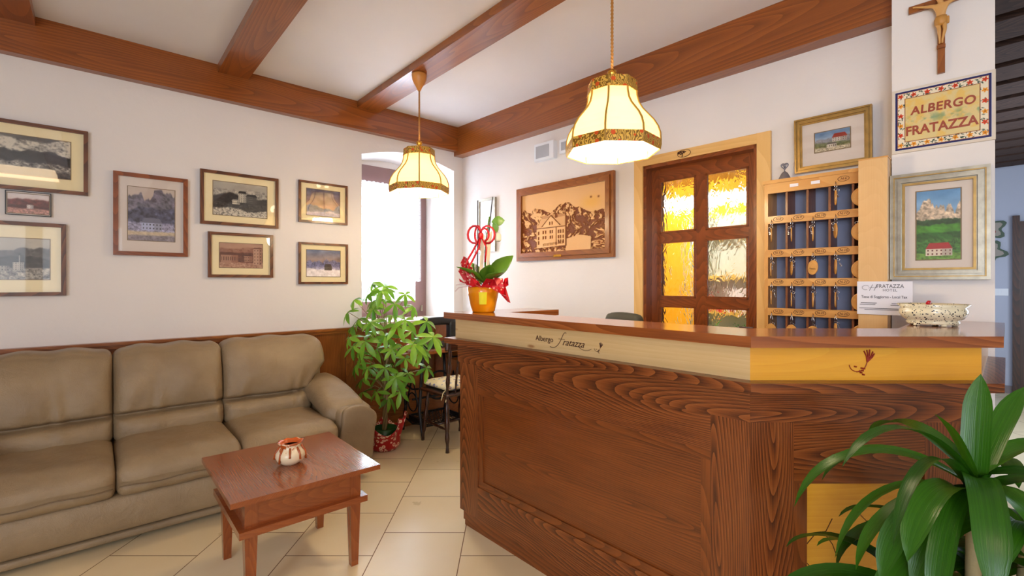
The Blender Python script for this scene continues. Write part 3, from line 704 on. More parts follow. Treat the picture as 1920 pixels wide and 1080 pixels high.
# ------------------------------------------------------------------ leaves
def leaflet(mb, base, d, up, L, W, droop=.25, fold=.12, n=6):
    d = Vector(d).normalized(); up = Vector(up); up = (up-d*up.dot(d)).normalized(); side = d.cross(up)
    rows = []
    for i in range(n+1):
        t = i/n; w_ = W*(math.sin(PI*min(1, t*.93+.04))**.8)*(.75+.5*t if t < .6 else 1.05-.4*(t-.6)) if 0 < i < n else W*.04
        c = Vector(base)+d*(L*t)-up*(droop*L*t*t)
        rows.append((c+side*(w_/2)+up*(fold*w_), c, c-side*(w_/2)+up*(fold*w_)))
    k = len(mb.v)
    for r_ in rows: mb.v += list(r_)
    for i in range(n):
        for j in range(2):
            A = k+i*3+j; mb.f.append((A, A+1, A+4, A+3)); mb.mi.append(mb.cur); mb.u.append([(0, 0)]*4)
# ------------------------------------------------------------------ money tree plant in red wrap
px_, py_ = 1.735, 3.52
mt = thing('money_tree', 'leafy green potted tree with braided trunk in red wrap beside the sofa', 'potted plant', (px_, py_, 0))
MB().lathe([(0, 0), (.075, 0), (.09, .10), (.098, .17), (.09, .172), (.085, .15), (0, .15)], 32).build('pot', plain('dark_green_pot', (20, 70, 24), .35), mt, smooth=True)
def wr(r, z, a):
    k = max(0, (z-.05)/.12); return (r*(1+.10*k*math.sin(a*7)+.16*k*math.sin(a*3+1)), z*(1+.15*k*math.sin(a*5+2)+.45*k*max(0, math.cos(a+.6))**4))
MB().lathe([(.02, .004), (.098, .005), (.122, .04), (.124, .09), (.145, .13), (.175, .185), (.170, .186), (.138, .13), (.116, .09), (.11, .04)], 84, wob=wr).build('wrap', M['foil'], mt, smooth=True)
mb = MB()
for k in range(3):
    pts = []
    for i in range(30):
        z = .14+i*.022; a = i*.42+k*2*PI/3; r = .012*(1-.2*i/30); pts.append((r*math.cos(a)+.02*(i/30)-.0, r*math.sin(a), z))
    mb.tube(pts, .0105, 7)
mb.build('trunk', M['stem'], mt, smooth=True)
def pix_at(px, py, t): r = (px-960)/F; x, y = w2(r*t, t); return Vector((x, y, HC-(py-HY)*t/F))
clusters = [(722, 538, 0), (690, 552, .1), (760, 552, -.1), (664, 562, .05), (700, 580, -.15), (735, 590, .1), (775, 575, .2), (800, 603, -.1), (745, 610, -.2), (672, 598, .1), (655, 634, -.1), (690, 622, .15), (722, 630, -.2), (705, 655, 0),
            (672, 660, .1), (745, 645, .15), (772, 622, .1), (812, 632, -.25), (790, 655, -.1), (760, 672, -.2), (730, 680, .1), (690, 690, -.15), (668, 684, 0), (710, 706, .15), (742, 708, -.1), (765, 700, .05), (685, 640, -.25), (750, 735, -.05),
            (706, 735, -.05), (718, 600, .25), (700, 530, .12), (800, 690, 0.02), (655, 610, .2), (735, 655, -.3), (680, 710, .1), (775, 645, -.28), (712, 560, .2), (740, 570, -.22), (695, 605, -.28), (722, 690, -.22), (760, 600, -.25), (662, 650, -.2), (678, 670, -.1), (700, 690, .1), (728, 745, 0), (652, 585, 0), (716, 545, -.15), (788, 640, .0), (700, 565, -.05), (680, 735, 0)]
lm = MB(); sm = MB(); R.seed(11)
for (cx, cy, dt) in clusters:
    C = pix_at(cx, cy, 3.80+dt-(.12 if cx > 740 else 0))-Vector((px_, py_, 0)); C.y = min(C.y, 3.90-py_-.06); C.x = min(C.x, .7)
    hub = Vector((.02, 0, min(.80, max(.45, C.z-.22)) if C.z < 1.0 else .80))
    mid = (hub+C)/2+Vector((0, 0, .05)); sm.tube([hub, mid, C], [.004, .003, .0025], 5)
    out = Vector((C.x, C.y, 0)); out = out.normalized() if out.length > .02 else Vector((0, -1, 0))
    axis = (Vector((0, 0, .75))+out*.55+Vector((-.659, -.752, 0))*.45).normalized()
    e1 = axis.orthogonal().normalized(); e2 = axis.cross(e1); nl = R.choice([5, 5, 6, 7]); a0_ = R.uniform(0, 6); S = R.uniform(.8, 1.1)
    for k in range(nl):
        a = a0_+k*2*PI/nl; d = e1*math.cos(a)+e2*math.sin(a)+axis*R.uniform(-.35, .05)-Vector((0, 0, .25))
        L = S*R.uniform(.10, .145); leaflet(lm, C, d, axis, L, L*.31, R.uniform(.15, .4))
# leaflets stay on the room side of the wall panelling and clear of the floor
for v in lm.v: v.y = min(v.y, 3.925-py_)
lm.build('foliage', M['leaf'], mt, smooth=True); sm.build('stems', M['stem'], mt, smooth=True)
# ------------------------------------------------------------------ treadle sewing table
sw = thing('sewing_table', 'old treadle table with black iron stand and wooden drawer under the window', 'table', (2.30, 3.70, 0))
MB().box(-.44, .44, -.20, .205, .715, .74, 'x').build('tabletop', M['panel'], sw, bev=.004)
for x in (-.42, .24):
    dr = MB().box(x, x+.18, -.17, .15, .60, .713, 'x').build('drawer', M['panel'], sw, bev=.003)
    MB().lathe([(.003, 0), (.003, .01), (.011, .018), (.008, .028), (0, .03)], 12, M=Matrix.Translation((x+.09, -.17, .655)) @ Matrix.Rotation(PI/2, 4, 'X')).build('knob', M['metal'], dr, smooth=True)
for x in (-.215, .215):
    mb = MB()
    mb.tube([(x, -.17, 0), (x, -.165, .05), (x, -.12, .22), (x, -.15, .5), (x, -.17, .715)], .014, 8); mb.tube([(x, .17, 0), (x, .165, .05), (x, .12, .22), (x, .15, .5), (x, .17, .715)], .014, 8)
    for z in (.12, .42, .66): mb.tube([(x, -.14, z), (x, 0, z-.03), (x, .14, z)], .008, 6)
    for k in range(2): mb.tube([(x, .08*math.cos(a), .28+.08*math.sin(a)-.0+k*.0) for a in [i*PI/8 for i in range(16)]], .006, 6, True)
    mb.tube([(x, -.12, .22), (x, 0, .5), (x, .12, .22)], .007, 6)
    mb.build('iron_leg', M['black'], sw, smooth=True)
MB().tube([(-.215, .0, .30), (.215, .0, .30)], .01, 8).build('cross_bar', M['black'], sw)
mb = MB(); mb.box(-.19, .19, -.16, -.148, .085, .105); mb.box(-.19, .19, .10, .112, .125, .145); mb.box(-.19, -.178, -.16, .11, .09, .14); mb.box(.178, .19, -.16, .11, .09, .14)
for i in range(12):
    x = -.18+i*.0325; mb.tube([(x, -.155, .10), (min(.185, x+.13), .105, .135)], .0035, 5); mb.tube([(x, -.155, .10), (max(-.185, x-.13), .105, .135)], .0035, 5)
mb.build('treadle', M['black'], sw)
mb = MB(); mb.tube([(.15, .13, .32+.0), (.15, .13, .33)], .01, 6); mb.tube([(.14, .10+.13*math.cos(a)*.0, .34+.13*math.sin(a)) if 0 else (.14+.13*math.cos(a), .13, .36+.13*math.sin(a)) for a in [i*PI/12 for i in range(24)]], .01, 6, True); mb.tube([(.01, .13, .36), (.27, .13, .36)], .006, 6); mb.build('drive_wheel', M['black'], sw, smooth=True)
# sewing machine
sg = thing('sewing_machine', 'black old sewing machine standing on the treadle table', 'sewing machine', (2.36, 3.70, .74))
MB().box(-.20, .20, -.08, .08, 0, .04).build('bed', M['black'], sg, bev=.008)
v, f = rbox(.10, .08, .20, .025, (4, 4, 8), None, (.14, 0, .135)); v2, f2 = rbox(.34, .065, .075, .025, (12, 4, 4), lambda x, y, z: (x, y, z+.012*math.cos(x*9)), (0, 0, .225)); v3, f3 = rbox(.065, .075, .15, .02, (4, 4, 8), None, (-.155, 0, .20))
mb = MB(); mb.raw(v, f); mb.raw(v2, f2); mb.raw(v3, f3); mb.tube([(-.155, 0, .14), (-.155, 0, .04)], .006, 8); mb.build('arm', M['black'], sg, smooth=True)
mb = MB(); mb.tube([(.215+.0, .055*math.cos(a), .22+.055*math.sin(a)) for a in [i*PI/10 for i in range(20)]], .008, 8, True); mb.tube([(.18, 0, .22), (.222, 0, .22)], .014, 10); mb.build('hand_wheel', M['metal'], sg, smooth=True)
cb_ = MB().lathe([(0, 0), (.055, 0), (.065, .015), (.066, .03), (.05, .055), (.02, .066), (0, .067)], 28).build('round_box', pattern('pink_white_tin', (206, 40, 60), (240, 225, 225), 22, .4), None, smooth=True)
cb_.location = (2.02, 3.60, .74); tag(cb_, 'round red and white tin on the sewing table behind the leaves', 'tin')
# ------------------------------------------------------------------ chair
chx, chy = 2.26, 3.14
ch = thing('wooden_chair', 'dark wooden chair with spindle back drawn up to the sewing table', 'chair', (chx, chy+.17, 0))
mb = MB(); v, f = rbox(.42, .40, .03, .014, (10, 10, 2), lambda x, y, z: (x*(1+.12*y), y, z), (0, .0, .435)); mb.raw(v, f); mb.build('seat', M['dark_wood'], ch, smooth=True)
def turned(p0, p1, r, bulges=2, n=20):
    P0_, P1_ = Vector(p0), Vector(p1); pts = []; rs = []
    for i in range(n+1): t = i/n; pts.append(P0_.lerp(P1_, t)); rs.append(r*(.75+.35*math.sin(PI*t)**2+.18*math.cos(t*PI*2*bulges*2)))
    return pts, rs
for sx in (-1, 1):
    p, r_ = turned((sx*.19, .19, 0), (sx*.165, .14, .43), .016); MB().tube(p, r_, 10).build('front_leg', M['dark_wood'], ch, smooth=True)
    p, r_ = turned((sx*.205, -.205, 0), (sx*.19, -.175, .43), .017); p2, r2 = turned((sx*.19, -.175, .43), (sx*.195, -.235, .875), .016); MB().tube(p+p2[1:], r_+r2[1:], 10).build('back_post', M['dark_wood'], ch, smooth=True)
    p, r_ = turned((sx*.195, -.19, .17), (sx*.18, .17, .17), .010); MB().tube(p, r_, 8).build('stretcher', M['dark_wood'], ch, smooth=True)
MB().tube([(-.19, 0, .17), (.19, 0, .17)], .009, 8).build('stretcher', M['dark_wood'], ch, smooth=True)
for k in range(4):
    x = -.115+k*.0767; p, r_ = turned((x, -.18, .44), (x, -.232, .80), .009); MB().tube(p, r_, 8).build('spindle', M['dark_wood'], ch, smooth=True)
mb = MB(); v, f = rbox(.46, .024, .085, .011, (16, 3, 4), lambda x, y, z: (x, y+.05*(abs(x)/.23)**2-.025, z+.01*math.cos(x*12)), (0, -.235, .84)); mb.raw(v, f); mb.build('top_rail', M['dark_wood'], ch, smooth=True)
cu = thing('chair_pad', 'flowered cream and blue cushion lying on the wooden chair seat', 'cushion', (chx, chy+.185, .450))
v, f = rbox(.38, .36, .075, .03, (14, 14, 6), lambda x, y, z: (x, y, z*(1.1-.9*(max(abs(x), abs(y))/.2)**3)), (0, 0, .036)); mb = MB(); mb.raw(v, f); mb.build('cover', pattern('flowered_cloth', (222, 206, 168), (96, 112, 168), 26, .42, .8, (206, 150, 60)), cu, smooth=True)
mb = MB(); mb.tube([(-.17, -.15, .028), (-.185, -.172, .01), (-.19, -.19, -.02), (-.21, -.2, -.06)], .004, 6); mb.tube([(-.17, -.15, .028), (-.2, -.15, .0), (-.222, -.16, -.05)], .004, 6); mb.build('tie', plain('cream_tie', (206, 186, 140), .8), cu)
# ------------------------------------------------------------------ pendant lamps
shade_m = NT('lit_cream_lampshade_fabric'); shade_m.set(Roughness=.8); shade_m.b.inputs['Base Color'].default_value = (*lin((250, 240, 206)), 1)
shade_m.b.inputs['Emission Color'].default_value = (1, .76, .34, 1); shade_m.b.inputs['Emission Strength'].default_value = .45
tl = shade_m.n('ShaderNodeBsdfTranslucent'); tl.inputs[0].default_value = (1, .88, .58, 1); mx = shade_m.n('ShaderNodeMixShader'); mx.inputs[0].default_value = .65
shade_m.l(shade_m.b.outputs[0], mx.inputs[1]); shade_m.l(tl.outputs[0], mx.inputs[2]); shade_m.l(mx.outputs[0], shade_m.out.inputs[0])
braid = NT('gold_and_orange_braid'); o_ = braid.n('ShaderNodeTexCoord').outputs['Object']; vo = braid.n('ShaderNodeTexVoronoi'); vo.inputs['Scale'].default_value = 26; braid.l(o_, vo.inputs['Vector'])
wv_ = braid.n('ShaderNodeTexWave'); wv_.inputs['Scale'].default_value = 42; wv_.inputs['Distortion'].default_value = 14; wv_.inputs['Detail'].default_value = 1; braid.l(o_, wv_.inputs[0])
g_ = braid.ramp(wv_.outputs['Fac'], [(.3, lin((132, 92, 20))), (.6, lin((226, 178, 74)))])
mxb = braid.n('ShaderNodeMix', data_type='RGBA'); braid.l(braid.math('LESS_THAN', vo.outputs['Distance'], .26), mxb.inputs[0]); braid.l(g_, mxb.inputs[6]); mxb.inputs[7].default_value = (*lin((216, 84, 20)), 1)
braid.l(mxb.outputs[2], braid.b.inputs['Base Color']); braid.set(Roughness=.5, Metallic=.2); braid.bump(wv_.outputs['Fac'], .3, .002)
rib_m = plain('gold_rib_braid', (168, 126, 48), .5); cord_m = plain('twisted_gold_cord', (176, 118, 48), .55); brass = plain('polished_brass', (220, 160, 60), .25, .9)
bulb_m = emit('lit_bulb_glass', (255, 222, 160), 8); diff_m = emit('lit_white_diffuser', (255, 248, 232), 2.2)
def pendant(x, y, zb, ztop, rot, label):
    p = thing('pendant_lamp', label, 'lamp', (x, y, ztop), group='ceiling pendant lamps'); D = zb-ztop
    NB = 8; prof = [(.203, .0), (.207, .02), (.207, .045), (.205, .072), (.196, .10), (.178, .130), (.154, .158), (.131, .185), (.115, .213), (.107, .245), (.105, .275), (.104, .31)]
    def vert(r, z, k): a = rot+k*2*PI/NB; return (r*math.cos(a), r*math.sin(a), D+z)
    def skin(pr, name, mat, dr=0, th=.0015):
        V = []; Fc = []
        for (r, z) in pr:
            for k in range(NB): V.append(vert(r+dr, z, k))
        for i in range(len(pr)-1):
            for k in range(NB): q = (k+1) % NB; Fc.append((i*NB+k, i*NB+q, (i+1)*NB+q, (i+1)*NB+k))
        o = mesh_obj(name, V, Fc, mat, p); s = o.modifiers.new('s', 'SOLIDIFY'); s.thickness = th; s.offset = 0; return o
    skin(prof, 'lamp_shade', shade_m.m); skin([(.203, -.002), (.207, .02), (.207, .044)], 'lower_braid', braid.m, .004, .003); skin([(.109, .262), (.105, .285), (.104, .312)], 'upper_braid', braid.m, .004, .003)
    for k in range(NB): MB().tube([vert(r+.002, z, k) for r, z in prof], .0046, 6).build('rib', rib_m, p, smooth=True)
    mb = MB(); mb.tube([(0, 0, -.115), (0, 0, D+.34)], .0045, 8)
    for k in range(2):
        n = 200 if ztop-zb < .9 else 160; mb.tube([(.0045*math.cos(i*.55+k*PI), .0045*math.sin(i*.55+k*PI), -.115+(D+.34+.115)*i/n) for i in range(n+1)], .0028, 5)
    mb.build('cord', cord_m, p, smooth=True)
    MB().lathe([(.104, D+.308), (.075, D+.318), (.045, D+.322), (.022, D+.330), (.016, D+.345), (.022, D+.352), (.02, D+.368), (.008, D+.372), (0, D+.372)], 24).build('shade_holder', brass, p, smooth=True)
    MB().lathe([(0, -.12), (.012, -.118), (.018, -.10), (.034, -.075), (.05, -.04), (.054, -.008), (.05, .0), (0, .0)], 28).build('ceiling_canopy', plain('pale_turned_wood', (204, 136, 66), .4), p, smooth=True)
    MB().lathe([(0, 0), (.018, .012), (.03, .04), (.028, .065), (.014, .09), (.014, .12), (0, .12)], 20, c=(0, 0, D+.14)).build('bulb', bulb_m, p, smooth=True)
    V = [vert(.198, .03, k) for k in range(NB)]+[(0, 0, D+.03)]; o = mesh_obj('diffuser', V, [(k, (k+1) % NB, NB) for k in range(NB)], diff_m, p)
    s = o.modifiers.new('s', 'SOLIDIFY'); s.thickness = .002
    return p
# a shade corner points a little left of the viewer
def rot_of(cx, cy, a): return math.atan2(-cy, -cx)-math.radians(a)
pendant(1.745, 1.308, 1.905, 2.82, rot_of(1.745, 1.308, 7.5), 'near pendant lamp with octagonal cream shade hanging above the reception counter')
pendant(1.745, 3.00, 1.967, 2.82, rot_of(1.745, 3.00, 0), 'far pendant lamp with octagonal cream shade hanging in front of the window')
for (x, y, z) in ((1.745, 1.308, 1.905), (1.745, 3.00, 1.967)):
    point('pendant_bulb_light', (x, y, z-.03), 17, (1, .78, .48), .10); point('pendant_bulb_light', (x, y, z+.13), 2.6, (1, .84, .6), .03)
    point('pendant_bulb_light', (x, y, z+.36), 1.0, (1, .84, .6), .06)
# ------------------------------------------------------------------ painted and photographed pictures: colour computed per vertex
def vnoise(x, y, seed=0):
    rs = np.random.RandomState(seed); T = rs.rand(64, 64)
    xi = np.floor(x).astype(int); yi = np.floor(y).astype(int); fx = x-xi; fy = y-yi; fx = fx*fx*(3-2*fx); fy = fy*fy*(3-2*fy)
    g = lambda a, b: T[a % 64, b % 64]
    return (g(xi, yi)*(1-fx)+g(xi+1, yi)*fx)*(1-fy)+(g(xi, yi+1)*(1-fx)+g(xi+1, yi+1)*fx)*fy
def fbm(x, y, seed=0, o=5):
    s = 0; a = .5; t = 0
    for k in range(o): s = s+a*vnoise(x*2**k+k*7.3, y*2**k+k*3.1, seed+k); t += a; a *= .55
    return s/t
def mixc(img, m, c): m = m[..., None]; img[:] = img*(1-m)+np.array(c, float)*m
def scene_img(W, H, seed, sky, layers, house=None, water=None, tone=None, contrast=1.0):
    x = np.linspace(0, 1, W)[None, :].repeat(H, 0); y = np.linspace(0, 1, H)[:, None].repeat(W, 1); asp = W/H
    img = np.array(sky[0], float)*(1-y[..., None])+np.array(sky[1], float)*y[..., None]
    img += ((fbm(x*3*asp, y*6, seed+50)-.5)*sky[2])[..., None]
    for i, (base, amp, freq, c, tex, ts) in enumerate(layers):
        r = base+amp*(fbm(x*freq, x*0+i*5.2, seed+i*9, 7)-.5)*2.6
        m = 1/(1+np.exp(-(r-y)*H*1.2))
        n = fbm(x*ts*1.6*asp+fbm(x*6, y*6, seed)*1.5, y*ts*2+x*3, seed+i*3+1, 6); n = .5+(.55*(n-.5)+.45*(.5-np.abs(2*fbm(x*ts*2.4*asp+y*4, y*ts*2.4, seed+i+77)-1))*.9)*1.1
        col = np.array(c, float)[None, None]*(1+tex*(n[..., None]-.5)*2.4)
        img = img*(1-m[..., None])+col*m[..., None]
    if house:
        for (a, b, z0, z1, wall, roof, rh, nw, nr) in house:
            inside = ((x > a) & (x < b) & (y > z0) & (y < z1)).astype(float); mixc(img, inside, wall)
            mixc(img, ((x > a+(b-a)*.62) & (x < b) & (y > z0) & (y < z1))*.22, (60, 50, 50))
            t = (y-z1)/rh; k = ((t >= 0) & (t < 1) & (x > a-.01+(b-a)*.16*t) & (x < b+.01-(b-a)*.16*t)).astype(float); mixc(img, k, roof)
            u = (x-a)/(b-a)*nw; v = (y-z0)/(z1-z0)*nr; wn = ((u % 1 > .35) & (u % 1 < .68) & (v % 1 > .3) & (v % 1 < .75))*inside; mixc(img, wn*.85, tuple(np.array(roof)*.5))
    if tone is not None:
        g = img@np.array([.3, .55, .15])/255; g = np.clip((g-.5)*contrast+.5, 0, 1)
        a, b, c = [np.array(q, float) for q in tone]
        g = g[..., None]; img = np.where(g < .5, a+(b-a)*g*2, b+(c-b)*(g-.5)*2)
    return np.clip(img, 0, 255)
def art_mesh(name, img, w, h, parent, mat, y=0, disp=None, z0=0):
    H, W = img.shape[:2]; X, Z = np.meshgrid(np.linspace(-w/2, w/2, W), np.linspace(z0, z0+h, H))
    Y = np.full_like(X, y) if disp is None else y-disp
    co = np.stack([X, Y, Z], -1).reshape(-1, 3); me = bpy.data.meshes.new(name)
    idx = np.arange(W*H).reshape(H, W); fc = np.stack([idx[:-1, :-1], idx[:-1, 1:], idx[1:, 1:], idx[1:, :-1]], -1).reshape(-1, 4)
    me.from_pydata(co.tolist(), [], fc.tolist())
    ca = me.color_attributes.new('art', 'FLOAT_COLOR', 'POINT'); c = img.reshape(-1, 3)/255; c = np.where(c <= .04045, c/12.92, ((c+.055)/1.055)**2.4)
    ca.data.foreach_set('color', np.concatenate([c, np.ones((len(c), 1))], 1).astype(np.float32).ravel()); me.materials.append(mat); me.update()
    o = bpy.data.objects.new(name, me); COL.objects.link(o); o.parent = parent; return o
def frame_ring(name, mat, p, w, h, fw, d, z0=0, y1=0, bv=.003, steps=None):
    mb = MB()
    prof = steps or [(0, fw, d)]
    for (s_, e_, dd) in prof:
        A, B = -w/2+s_, w/2-s_; C_, D_ = z0+s_, z0+h-s_; A2, B2, C2, D2 = -w/2+e_, w/2-e_, z0+e_, z0+h-e_
        # mitred members, written back to front so that the faces look outward
        for q, g in (([(A, C_), (B, C_), (B2, C2), (A2, C2)], (1, 0, 0)), ([(B, D_), (A, D_), (A2, D2), (B2, D2)], (1, 0, 0)), ([(A, D_), (A, C_), (A2, C2), (A2, D2)], (0, 0, 1)), ([(B, C_), (B, D_), (B2, D2), (B2, C2)], (0, 0, 1))):
            mb.hexa([(x, y1, z) for x, z in q], [(x, -dd, z) for x, z in q], g)
    return mb.build(name, mat, p, bev=bv)
def picture(nm, label, s, z0, w, h, fw, locf, ang, img, im, mount, fmat, depth=.022, group=None, steps=None, lift=.004, mat_name='mount', tilt=0, imoff=0):
    # s: centre along the wall, z0 bottom; im = (margin left/right, margin bottom, margin top) from the inner frame to the print
    p = thing(nm, label, 'picture', tuple(locf(s, lift, z0)), 0, group); p.rotation_euler = Euler((tilt, 0, ang), 'XYZ')
    frame_ring('frame', fmat, p, w, h, fw, depth, bv=.002, steps=steps)
    box('backing', M['frame'], p, -w/2+.004, w/2-.004, -.004, .0035, .004, h-.004)
    if mount is not None: box(mat_name, mount, p, -w/2+fw, w/2-fw, -.008, -.004, fw, h-fw)
    ml, mbt, mt_ = im; iw = w-2*fw-2*ml; ih = h-2*fw-mbt-mt_
    if img is not None:
        o = art_mesh('print', img, iw, ih, p, M['art'], -.0088, z0=fw+mbt); o.location.x = imoff
        frame_ring('mount_bevel', plain('mount_edge', (120, 96, 60), .6) if 'edge' not in M else M['edge'], p, iw+.008, ih+.008, .004, .0095, z0=fw+mbt-.004, y1=-.008, bv=0).location.x = imoff
    box('glass', M['glass'], p, -w/2+fw-.002, w/2-fw+.002, -.0135, -.0115, fw-.002, h-fw+.002)
    return p
M['edge'] = plain('mount_edge', (120, 96, 60), .6)
def locA(s, off, z): return Vector((s, 3.98-off, z))
bw = [(12, 12, 14), (98, 94, 90), (216, 208, 192)]
sepia = [(40, 16, 10), (136, 84, 66), (226, 196, 170)]
g1 = 'framed pictures on the wall over the sofa'
# (name, label, centre, bottom, width, height, frame, image, margins, mount, frame wood)
def A_(label, u0, u1, z0, z1, fw, img, im, mount=M['mat'], fm=M['frame'], **k): return picture('framed_picture', label, (u0+u1)/2, z0, u1-u0, z1-z0, fw, locA, 0, img, im, mount, fm, group=g1, **k)
A_('large black and white mountain stream photograph in dark frame, topmost at the left', -.62, -.036, 1.863, 2.262, .021, scene_img(150, 90, 3, ((150, 150, 150), (120, 120, 120), 90), [(.95, .1, 3, (150, 148, 144), .9, 5), (.62, .12, 4, (44, 44, 46), .9, 6), (.38, .1, 5, (110, 110, 110), 1.1, 9), (.16, .08, 6, (60, 60, 60), 1.4, 12)], tone=bw, contrast=1.35), (.06, .07, .06))
A_('tiny rectangular sepia photograph in frameless clip glass between two large frames', -.392, -.201, 1.717, 1.856, .004, scene_img(70, 46, 9, ((220, 190, 180), (225, 215, 215), 30), [(.72, .08, 4, (90, 40, 36), .6, 6), (.4, .06, 4, (60, 26, 24), .7, 8), (.25, .05, 3, (150, 110, 100), .7, 9)], [(.45, .62, .25, .45, (220, 205, 200), (90, 40, 30), .08, 4, 2)]), (.006, .008, .010), M['mat_pink'], M['black'], depth=.014)
A_('large black and white village photograph in dark frame, lowest at the left', -.60, -.136, 1.245, 1.678, .022, scene_img(130, 110, 14, ((190, 186, 184), (214, 208, 202), 30), [(.78, .14, 3, (96, 92, 96), .6, 6), (.55, .10, 4, (52, 50, 52), .8, 8), (.28, .05, 5, (130, 126, 124), 1.0, 10)], [(.52, .66, .22, .42, (214, 208, 204), (60, 56, 58), .1, 5, 4), (.34, .48, .20, .33, (190, 184, 180), (70, 64, 66), .08, 4, 2), (.60, .62, .42, .58, (210, 204, 200), (40, 40, 40), .08, 1, 2)], tone=bw, contrast=1.2), (.05, .075, .075))
A_('square framed bluish photograph of rocky peaks over a white house', .083, .480, 1.502, 2.040, .026, scene_img(96, 130, 22, ((196, 178, 168), (196, 180, 170), 20), [(.86, .16, 5, (92, 88, 100), .7, 7), (.60, .08, 4, (58, 58, 76), 1.0, 9), (.33, .05, 5, (120, 118, 140), .9, 12), (.17, .02, 4, (190, 172, 144), .3, 6), (.10, .02, 4, (120, 112, 120), .5, 8)], [(.28, .72, .2, .34, (176, 182, 214), (110, 110, 130), .09, 6, 2)]), (.048, .075, .062), M['mat_pink'], M['door'])
A_('black and white photograph of a large hotel below mountains, upper middle frame', .552, 1.064, 1.741, 2.128, .022, scene_img(140, 92, 31, ((206, 200, 190), (196, 190, 184), 30), [(.80, .08, 6, (160, 156, 150), .5, 8), (.62, .16, 3, (56, 56, 52), .6, 8), (.40, .06, 4, (70, 68, 64), 1.0, 14), (.20, .10, 3, (150, 146, 138), 1.3, 16)], [(.46, .60, .42, .70, (214, 210, 200), (70, 66, 62), .08, 4, 5), (.60, .80, .42, .62, (120, 116, 110), (50, 48, 46), .08, 7, 3), (.34, .48, .36, .46, (226, 222, 214), (180, 176, 168), .04, 4, 1)], tone=bw, contrast=1.3), (.058, .052, .05))
A_('reddish sepia photograph of a village square, lower middle frame', .599, 1.026, 1.362, 1.689, .021, scene_img(112, 74, 40, ((224, 196, 176), (216, 184, 160), 30), [(.84, .1, 3, (168, 126, 108), .4, 5), (.62, .05, 5, (96, 52, 42), .8, 9), (.22, .03, 4, (184, 148, 130), .5, 8)], [(.02, .42, .2, .52, (206, 170, 150), (120, 70, 56), .08, 8, 1), (.56, .76, .25, .48, (200, 164, 146), (100, 56, 46), .06, 5, 2), (.78, .99, .12, .80, (224, 196, 180), (140, 90, 76), .06, 3, 5)], tone=sepia), (.052, .052, .055))
A_('small orange framed sunset print, upper one beside the window', 1.214, 1.610, 1.811, 2.145, .017, scene_img(100, 74, 52, ((214, 150, 110), (96, 96, 124), 90), [(.34, .2, 4, (96, 104, 128), .5, 6), (.16, .1, 3, (200, 190, 200), .2, 5)]), (.046, .045, .042))
A_('small framed print of snowy hut under orange sky, lower one beside the window', 1.214, 1.613, 1.313, 1.649, .017, scene_img(100, 74, 60, ((236, 150, 70), (110, 124, 160), 80), [(.58, .16, 5, (92, 92, 124), .7, 7), (.40, .12, 3, (140, 134, 160), .6, 6), (.28, .08, 3, (232, 222, 224), .2, 5)], [(.52, .74, .24, .36, (90, 84, 80), (60, 56, 60), .12, 5, 1)]), (.046, .045, .042))
# hooks of the wall pictures
# ------------------------------------------------------------------ pictures on the door wall and the pillar
st = [(0, .008, .030), (.008, .016, .018), (.016, .025, .026), (.025, .034, .012)]
picture('gilt_framed_picture', 'gilt framed small mountain village watercolour hanging over the key cabinet', 3.212, 1.925, .345, .29, .034, locB, ANG_B, scene_img(90, 60, 71, ((214, 222, 232), (96, 130, 170), 50), [(.62, .1, 4, (110, 110, 116), .5, 6), (.44, .1, 3, (88, 92, 60), .6, 7), (.2, .05, 4, (150, 140, 120), .8, 10)], [(.5, .92, .42, .62, (190, 180, 170), (150, 52, 40), .2, 6, 2), (.34, .62, .14, .32, (214, 206, 190), (90, 80, 76), .08, 5, 1)]), (.060, .065, .055), M['mat_pink'], M['gold'], steps=st, tilt=math.radians(2.5), lift=.02)
stb = [(0, .012, .034), (.012, .026, .022), (.026, .038, .030), (.038, .05, .016)]
pp_ = picture('gilt_framed_painting', 'silver gilt framed painting of rocky peaks and red roofed house on the pillar', -.2015, 1.336, .322, .470, .050, locP, ANG_P, scene_img(110, 230, 83, ((226, 232, 240), (96, 150, 200), 60), [(.80, .24, 5, (156, 140, 122), .8, 9), (.575, .03, 8, (34, 60, 34), .8, 16), (.50, .04, 3, (60, 120, 34), .5, 6), (.40, .03, 4, (34, 80, 30), .6, 9), (.30, .02, 9, (44, 84, 34), .9, 18), (.08, .02, 5, (84, 120, 50), .7, 12)], [(.22, .82, .05, .15, (222, 208, 190), (170, 40, 44), .09, 6, 2)]), (.040, .038, .033), M['mat_pink'], M['silver'], steps=stb, lift=.004)
gl_ = frame_ring('gilt_liner', M['gold'], pp_, .322-.084, .470-.084, .009, .022, z0=.042)
frm = frame_ring('outer_gilt_line', M['gold'], pp_, .322-.022, .470-.022, .005, .031, z0=.011)
cv = thing('carved_wooden_picture', 'carved wooden relief of a house under mountains in a brown frame', 'picture', tuple(locB(1.333, .004, 1.514)), ANG_B)
frame_ring('frame', M['panel'], cv, 1.024, .640, .068, .045, steps=[(0, .03, .028), (.03, .068, .040)])
box('backing', M['frame'], cv, -.5, .5, -.005, .0035, .01, .63)
W, H = 300, 180; x = np.linspace(0, 1, W)[None, :].repeat(H, 0); y = np.linspace(0, 1, H)[:, None].repeat(W, 1)
ridge = .67+.15*(fbm(x*5, x*0, 5)-.5)*2+.10*np.exp(-((x-.03)/.05)**2)+.08*np.exp(-((x-.52)/.09)**2)-.10*np.exp(-((x-.86)/.10)**2)
rough = (y < ridge)
cut = fbm(x*46+fbm(x*6, y*6, 3)*8, y*16+x*8, 8, 3); gro = np.clip((.57-cut)*10, 0, 1)*rough
gro = np.maximum(gro, np.clip((.5-fbm(x*16, y*34, 18, 3))*8, 0, 1)*((y < .45) & rough)*.9)
